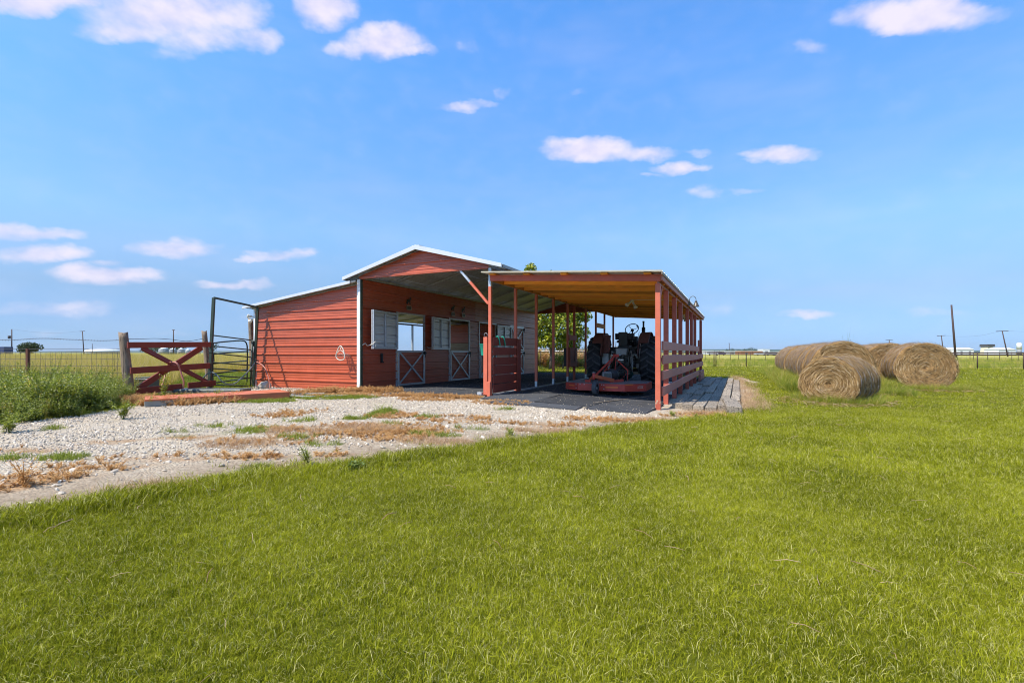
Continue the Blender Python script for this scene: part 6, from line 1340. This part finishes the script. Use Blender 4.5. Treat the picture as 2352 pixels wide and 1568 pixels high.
pb = [fd(1180, 30.6), fd(1300, 31.2), fd(1460, 34.0), fd(1630, 38.6)]
pipe_fence('wire_fence', 'thin post and wire fence behind the barn, seen through the alley', pb, 1.05, [fd(x, 30.6+(x-1180)*.0095) for x in (1196, 1241, 1293, 1316, 1342, 1369, 1420, 1470, 1520, 1570)], rails=(0,), r=.018)
pc = [fd(1500, 62), fd(1900, 62), fd(2400, 58)]
pipe_fence('pipe_fence', 'second fence of thin posts farther out in the right field', pc, 1.15, [fd(x, 62) for x in (1620, 1652, 1678, 1696, 1724, 1758, 1800)]+[fd(x, 59) for x in (2190, 2200, 2228, 2236, 2268, 2296, 2324, 2340)], rails=(0, .35), r=.025, mesh=False)
pw = [fd(1230, 44), fd(1345, 43)]; pipe_fence('rail_fence', 'white rail fence far behind the barn', pw, 1.15, [fd(x, 43.6) for x in (1235, 1262, 1290, 1322, 1338)], mt='far_white', r=.05, mesh=False, rails=(0, .45))
def pole(px, D, ytop, label, lean=0, arm=0, xf=False, r=.13, base=None, nm='utility_pole'):
    b = fd(px, D); b.z = hz(b.x, b.y); zt = CAMH+(HY-ytop)/F*D; tp_ = Vector((b.x+lean, D, zt)); t = Thing(nm, label, 'utility pole', b)
    t.part('pole', MB().tube([b, tp_], [r, r*.7], 8), 'pipe_dark')
    if arm: t.part('crossarm', MB().beam(tp_+Vector((-arm,0,-.15)), tp_+Vector((arm,0,-.05)), .14, .16), 'pipe_dark')
    if xf: t.part('transformer', MB().cyl(tp_+Vector((-.85,0,-3.2)), tp_+Vector((-.85,0,-2.2)), .38, 12), 'far_dark'); t.part('bracket', MB().beam(tp_+Vector((-.6,0,-2.6)), tp_+Vector((0,0,-2.6)), .12, .12), 'far_dark')
    return tp_
t1 = pole(27, 165, 756, 'wooden pole with a transformer can at the left edge', xf=True, r=.2); t2 = pole(193, 175, 760, 'leaning pole with a short crossarm beyond the wire fence', -.6, .9, r=.18); pole(212, 260, 789, 'thin distant pole right of the leaning one', r=.15); t3 = pole(398.5, 170, 757, 'dark pole rising behind the red wooden gate', arm=.5, r=.2); pole(392, 330, 790, 'thin far pole beside the pole behind the gate', r=.2)
pole(2195, 108, 700, 'tall bare leaning pole right of the hay bales', -.95, r=.23)
q1 = pole(2168, 150, 770, 'T shaped pole just left of the tall bare pole', -.8, 1.3, r=.16); q2 = pole(2315, 135, 759.5, 'T shaped pole at the right edge', -1.6, 1.7, r=.16); pole(2044, 210, 780, 'T shaped pole top above the gap between bale rows', -.3, 1.5, r=.18); pole(1938, 300, 784, 'small T shaped pole above the left bale row', 0, 1.6, r=.2)
pole(1675, 300, 788, 'small far pole above the dark tree clump', 0, .6, r=.22); pole(1808, 420, 797, 'tiny twin lamp pole far beyond the right fence', 0, 1.2, r=.2)
for a, b, l_ in ((q2, Vector((q2.x+60, 120, q2.z-1)), 'overhead wire running right from the right T pole'), (q1, q2, 'overhead wire strung between the two right T poles'), (t1, t2, 'overhead wire strung between the two left poles')):
    rope('overhead_wire', [a, a.lerp(b, .33)-Vector((0,0,.8)), a.lerp(b, .66)-Vector((0,0,.9)), b], .018, 'wire', l_, 'wire', a)
def shed(px0, px1, D, y0, y1, label, mt='far_white', nm='shed', depth=8, gable=True, cat='building', roof='far_grey'):
    a, b = fd(px0, D), fd(px1, D); z1 = CAMH+(HY-y0)/F*D; z0 = hz(a.x, D); ev = z0+(z1-z0)*(.72 if gable else 1.0); t = Thing(nm, label, cat, Vector(((a.x+b.x)/2, D, z0)))
    t.part('wall', MB().box(a.x, b.x, D, D+depth, z0, ev-(0 if gable else .01)), mt)
    if gable: t.part('roof', MB().prism([(a.x-.2, D-.3, ev), (a.x-.2, D+depth+.3, ev), (a.x-.2, D+depth/2, z1)], (b.x-a.x+.4, 0, 0)), roof if roof else mt)
    else: t.part('roof', MB().box(a.x-.1, b.x+.1, D-.1, D+depth+.1, ev, ev+.12), roof)
    n = max(1, int((b.x-a.x)/5))
    for i in range(n): x = a.x+(b.x-a.x)*(i+.5)/n; t.part('door', MB().box(x-.7, x+.7, D-.05, D-.01, z0, z0+(ev-z0)*.7), 'far_grey')
    return t
shed(2160, 2198, 330, 797.5, 812, 'long white shed left of the tall bare pole', roof='far_white'); shed(2199, 2237, 325, 798, 812, 'long white shed right of the tall bare pole', roof='far_white'); shed(2294, 2333, 260, 798, 812, 'white shed beside the cream tower', roof='far_white')
tw = Thing('tower', 'cream tower with a dark flat cap on the right horizon', 'tower', (fd(2276, 320).x, 320, 0)); tx = fd(2276, 320).x
tw.part('shaft', MB().hexa([(tx-2.6,320,0),(tx+2.8,320,0),(tx+2.8,325,0),(tx-2.6,325,0),(tx-1.9,320,4.6),(tx+1.6,320,4.6),(tx+1.6,325,4.6),(tx-1.9,325,4.6)]), 'far_cream'); tw.part('cap', MB().box(tx-2.2, tx+2.2, 319.5, 325.5, 4.9, 6.6), 'far_dark'); tw.part('lookout', MB().box(tx-1.7, tx+1.7, 320.2, 325, 4.602, 4.9), 'far_white'); tw.part('gallery', MB().box(tx-2.4, tx+2.4, 319.4, 325.6, 5.5, 5.7), 'far_grey')
tk_ = Thing('water_tank', 'tall white cylindrical tank at the right edge', 'tank', (fd(2341, 300).x, 300, 0)); tk_.part('legs', MB().cyl((fd(2341,300).x, 300, 0), (fd(2341,300).x, 300, 3.2), 1.2, 20), 'far_grey'); tk_.part('tank', MB().lathe([(1.25,0),(1.25,3.6),(.6,4.0),(.05,4.05)], (0,0,1), (fd(2341,300).x, 300, 3.2), 20), 'far_white')
random.seed(5)
kinds = [(1613,1640,806,'long low white building with dark openings at the left of the far yard','far_white'),(1641,1652,807,'small white hut in the far yard beside the long building','far_white'),(1653,1664,808,'low dark and white shed in the far yard','far_grey'),(1665,1700,807,'pale shed below the dark tree clump','far_white'),(1701,1728,807,'orange brown shed below the dark tree clump','far_orange'),(1729,1752,807,'cream and orange shed at the right of the tree clump','far_orange'),(1753,1768,803,'white house rising on the right horizon','far_white'),(1769,1800,808,'long white shed at the right of the far yard','far_white')]
for (a, b, y, l_, mt) in kinds: shed(a, b, 250+(a % 7)*4, y-1, 815, l_, mt, gable=(a % 2 == 0), depth=6, roof='far_white')
def car(px, D, mt, label):
    b = fd(px, D); z = hz(b.x, D); t = Thing('parked_car', label, 'car', (b.x, D, z)); x = b.x
    t.part('body', MB().box(x-2.1, x+2.1, D, D+1.7, z+.3, z+.85), mt, bevel=.12); t.part('cabin', MB().hexa([(x-1.2,D+.1,z+.852),(x+1.0,D+.1,z+.852),(x+1.0,D+1.6,z+.852),(x-1.2,D+1.6,z+.852),(x-.8,D+.2,z+1.4),(x+.6,D+.2,z+1.4),(x+.6,D+1.5,z+1.4),(x-.8,D+1.5,z+1.4)]), 'far_dark', bevel=.05)
    for s in (-1.3, 1.3): t.part('wheel', MB().cyl((x+s,D-.02,z+.33), (x+s,D+.2,z+.33), .33, 12), 'tyre')
for (px, D, mt, l_) in ((1638, 185, 'far_white', 'white parked car at the left of the far yard'), (1655, 190, 'far_blue', 'dark blue parked car in the far yard'), (1748, 190, 'far_white', 'white parked car below the tree clump in the far yard'), (1772, 186, 'far_grey', 'grey parked car right of the white one in the far yard'), (1784, 190, 'far_dark', 'dark parked car at the right of the far yard')): car(px, D, mt, l_)
# left distance: bins, dome, container; red roof behind the barn
def binn(px, w_, D, y, label):
    b = fd(px, D); h_ = CAMH+(HY-y)/F*D; t = Thing('grain_bin', label, 'grain bin', (b.x, D, 0)); r = w_/2/F*D; t.part('cylinder', MB().cyl((b.x,D,0), (b.x,D,h_*.7), r, 20), 'far_grey'); t.part('roof', MB().lathe([(r*1.05,0),(r*.5,(h_*.3)*.6),(.3,h_*.3)], (0,0,1), (b.x,D,h_*.7), 20), 'far_white')
for i, (px, w_, y, l_) in enumerate(((376, 20, 797, 'left and largest white roofed grain bin behind the gate'), (397, 16, 799, 'second white roofed grain bin from the left behind the gate'), (416, 14, 799, 'third white roofed grain bin behind the gate'), (432, 11, 801, 'smallest white grain bin at the right behind the gate'), (455, 10, 803, 'low white bin under the round tree'))): binn(px, w_, 300+i*6, y, l_)
dm = Thing('white_dome', 'low white domed roof on the horizon beyond the wire fence', 'building', (fd(404/1.7, 300).x, 300, 0)); dx0 = fd(237, 300).x; dm.part('roof', MB().lathe([(9.5,0),(8.8,.9),(6,1.7),(3,2.1),(.1,2.2)], (0,0,1), (dx0, 300, 1.6), 24), 'far_white'); dm.part('wall', MB().cyl((dx0,300,0), (dx0,300,1.6), 9.3, 24), 'far_grey')
single('container', MB().box(-3, 1.0, 0, 3, 0, 3.0), 'far_blue', 'dark blue container at the far left edge of the field', 'container', (fd(2, 160).x, 160, 0), bevel=.03)
rr_ = shed(1388, 1408, 150, 800, 812, 'low building with an orange red roof glimpsed between the tractor wheels', 'far_white', roof='far_red', depth=10)

# ------------------------------------------------------------------ the air
hm, ht, hb_, ho_ = newmat('haze'); ht.nodes.remove(hb_); pv = ht.nodes.new('ShaderNodeVolumePrincipled'); pv.inputs['Color'].default_value = (.86, .92, 1, 1); pv.inputs['Density'].default_value = 7e-5; pv.inputs['Anisotropy'].default_value = .2
ht.links.new(pv.outputs[0], ho_.inputs['Volume'])
M['haze'] = hm; single('haze', MB().box(-3900, 3900, -150, 5000, -2.5, 60), 'haze', 'thin summer haze over the plain', kind='stuff')
# straw shed round the bales
bp_ = []
for i in range(1500):
    a = random.uniform(0, 6.283); c = random.choice([Vector((7.42, 10.95, 0)), Vector((12.3, 14.2, 0)), Vector((9.1, 13.2, 0)), Vector((7.0, 10.6, 0))]); r_ = random.uniform(.4, 1.15); bp_.append((c.x+math.cos(a)*r_, c.y+math.sin(a)*r_))
bp_ = np.array(bp_); put('loose_straw', [MB().tube([(-.06,0,0),(0,.01,.012),(.07,0,.0)], .0022, 3).mesh('stalk', 'straw')], bp_[:,0], bp_[:,1], .5, 1.5, 'loose straw shed on the grass round the bales', .35, dz=.035)
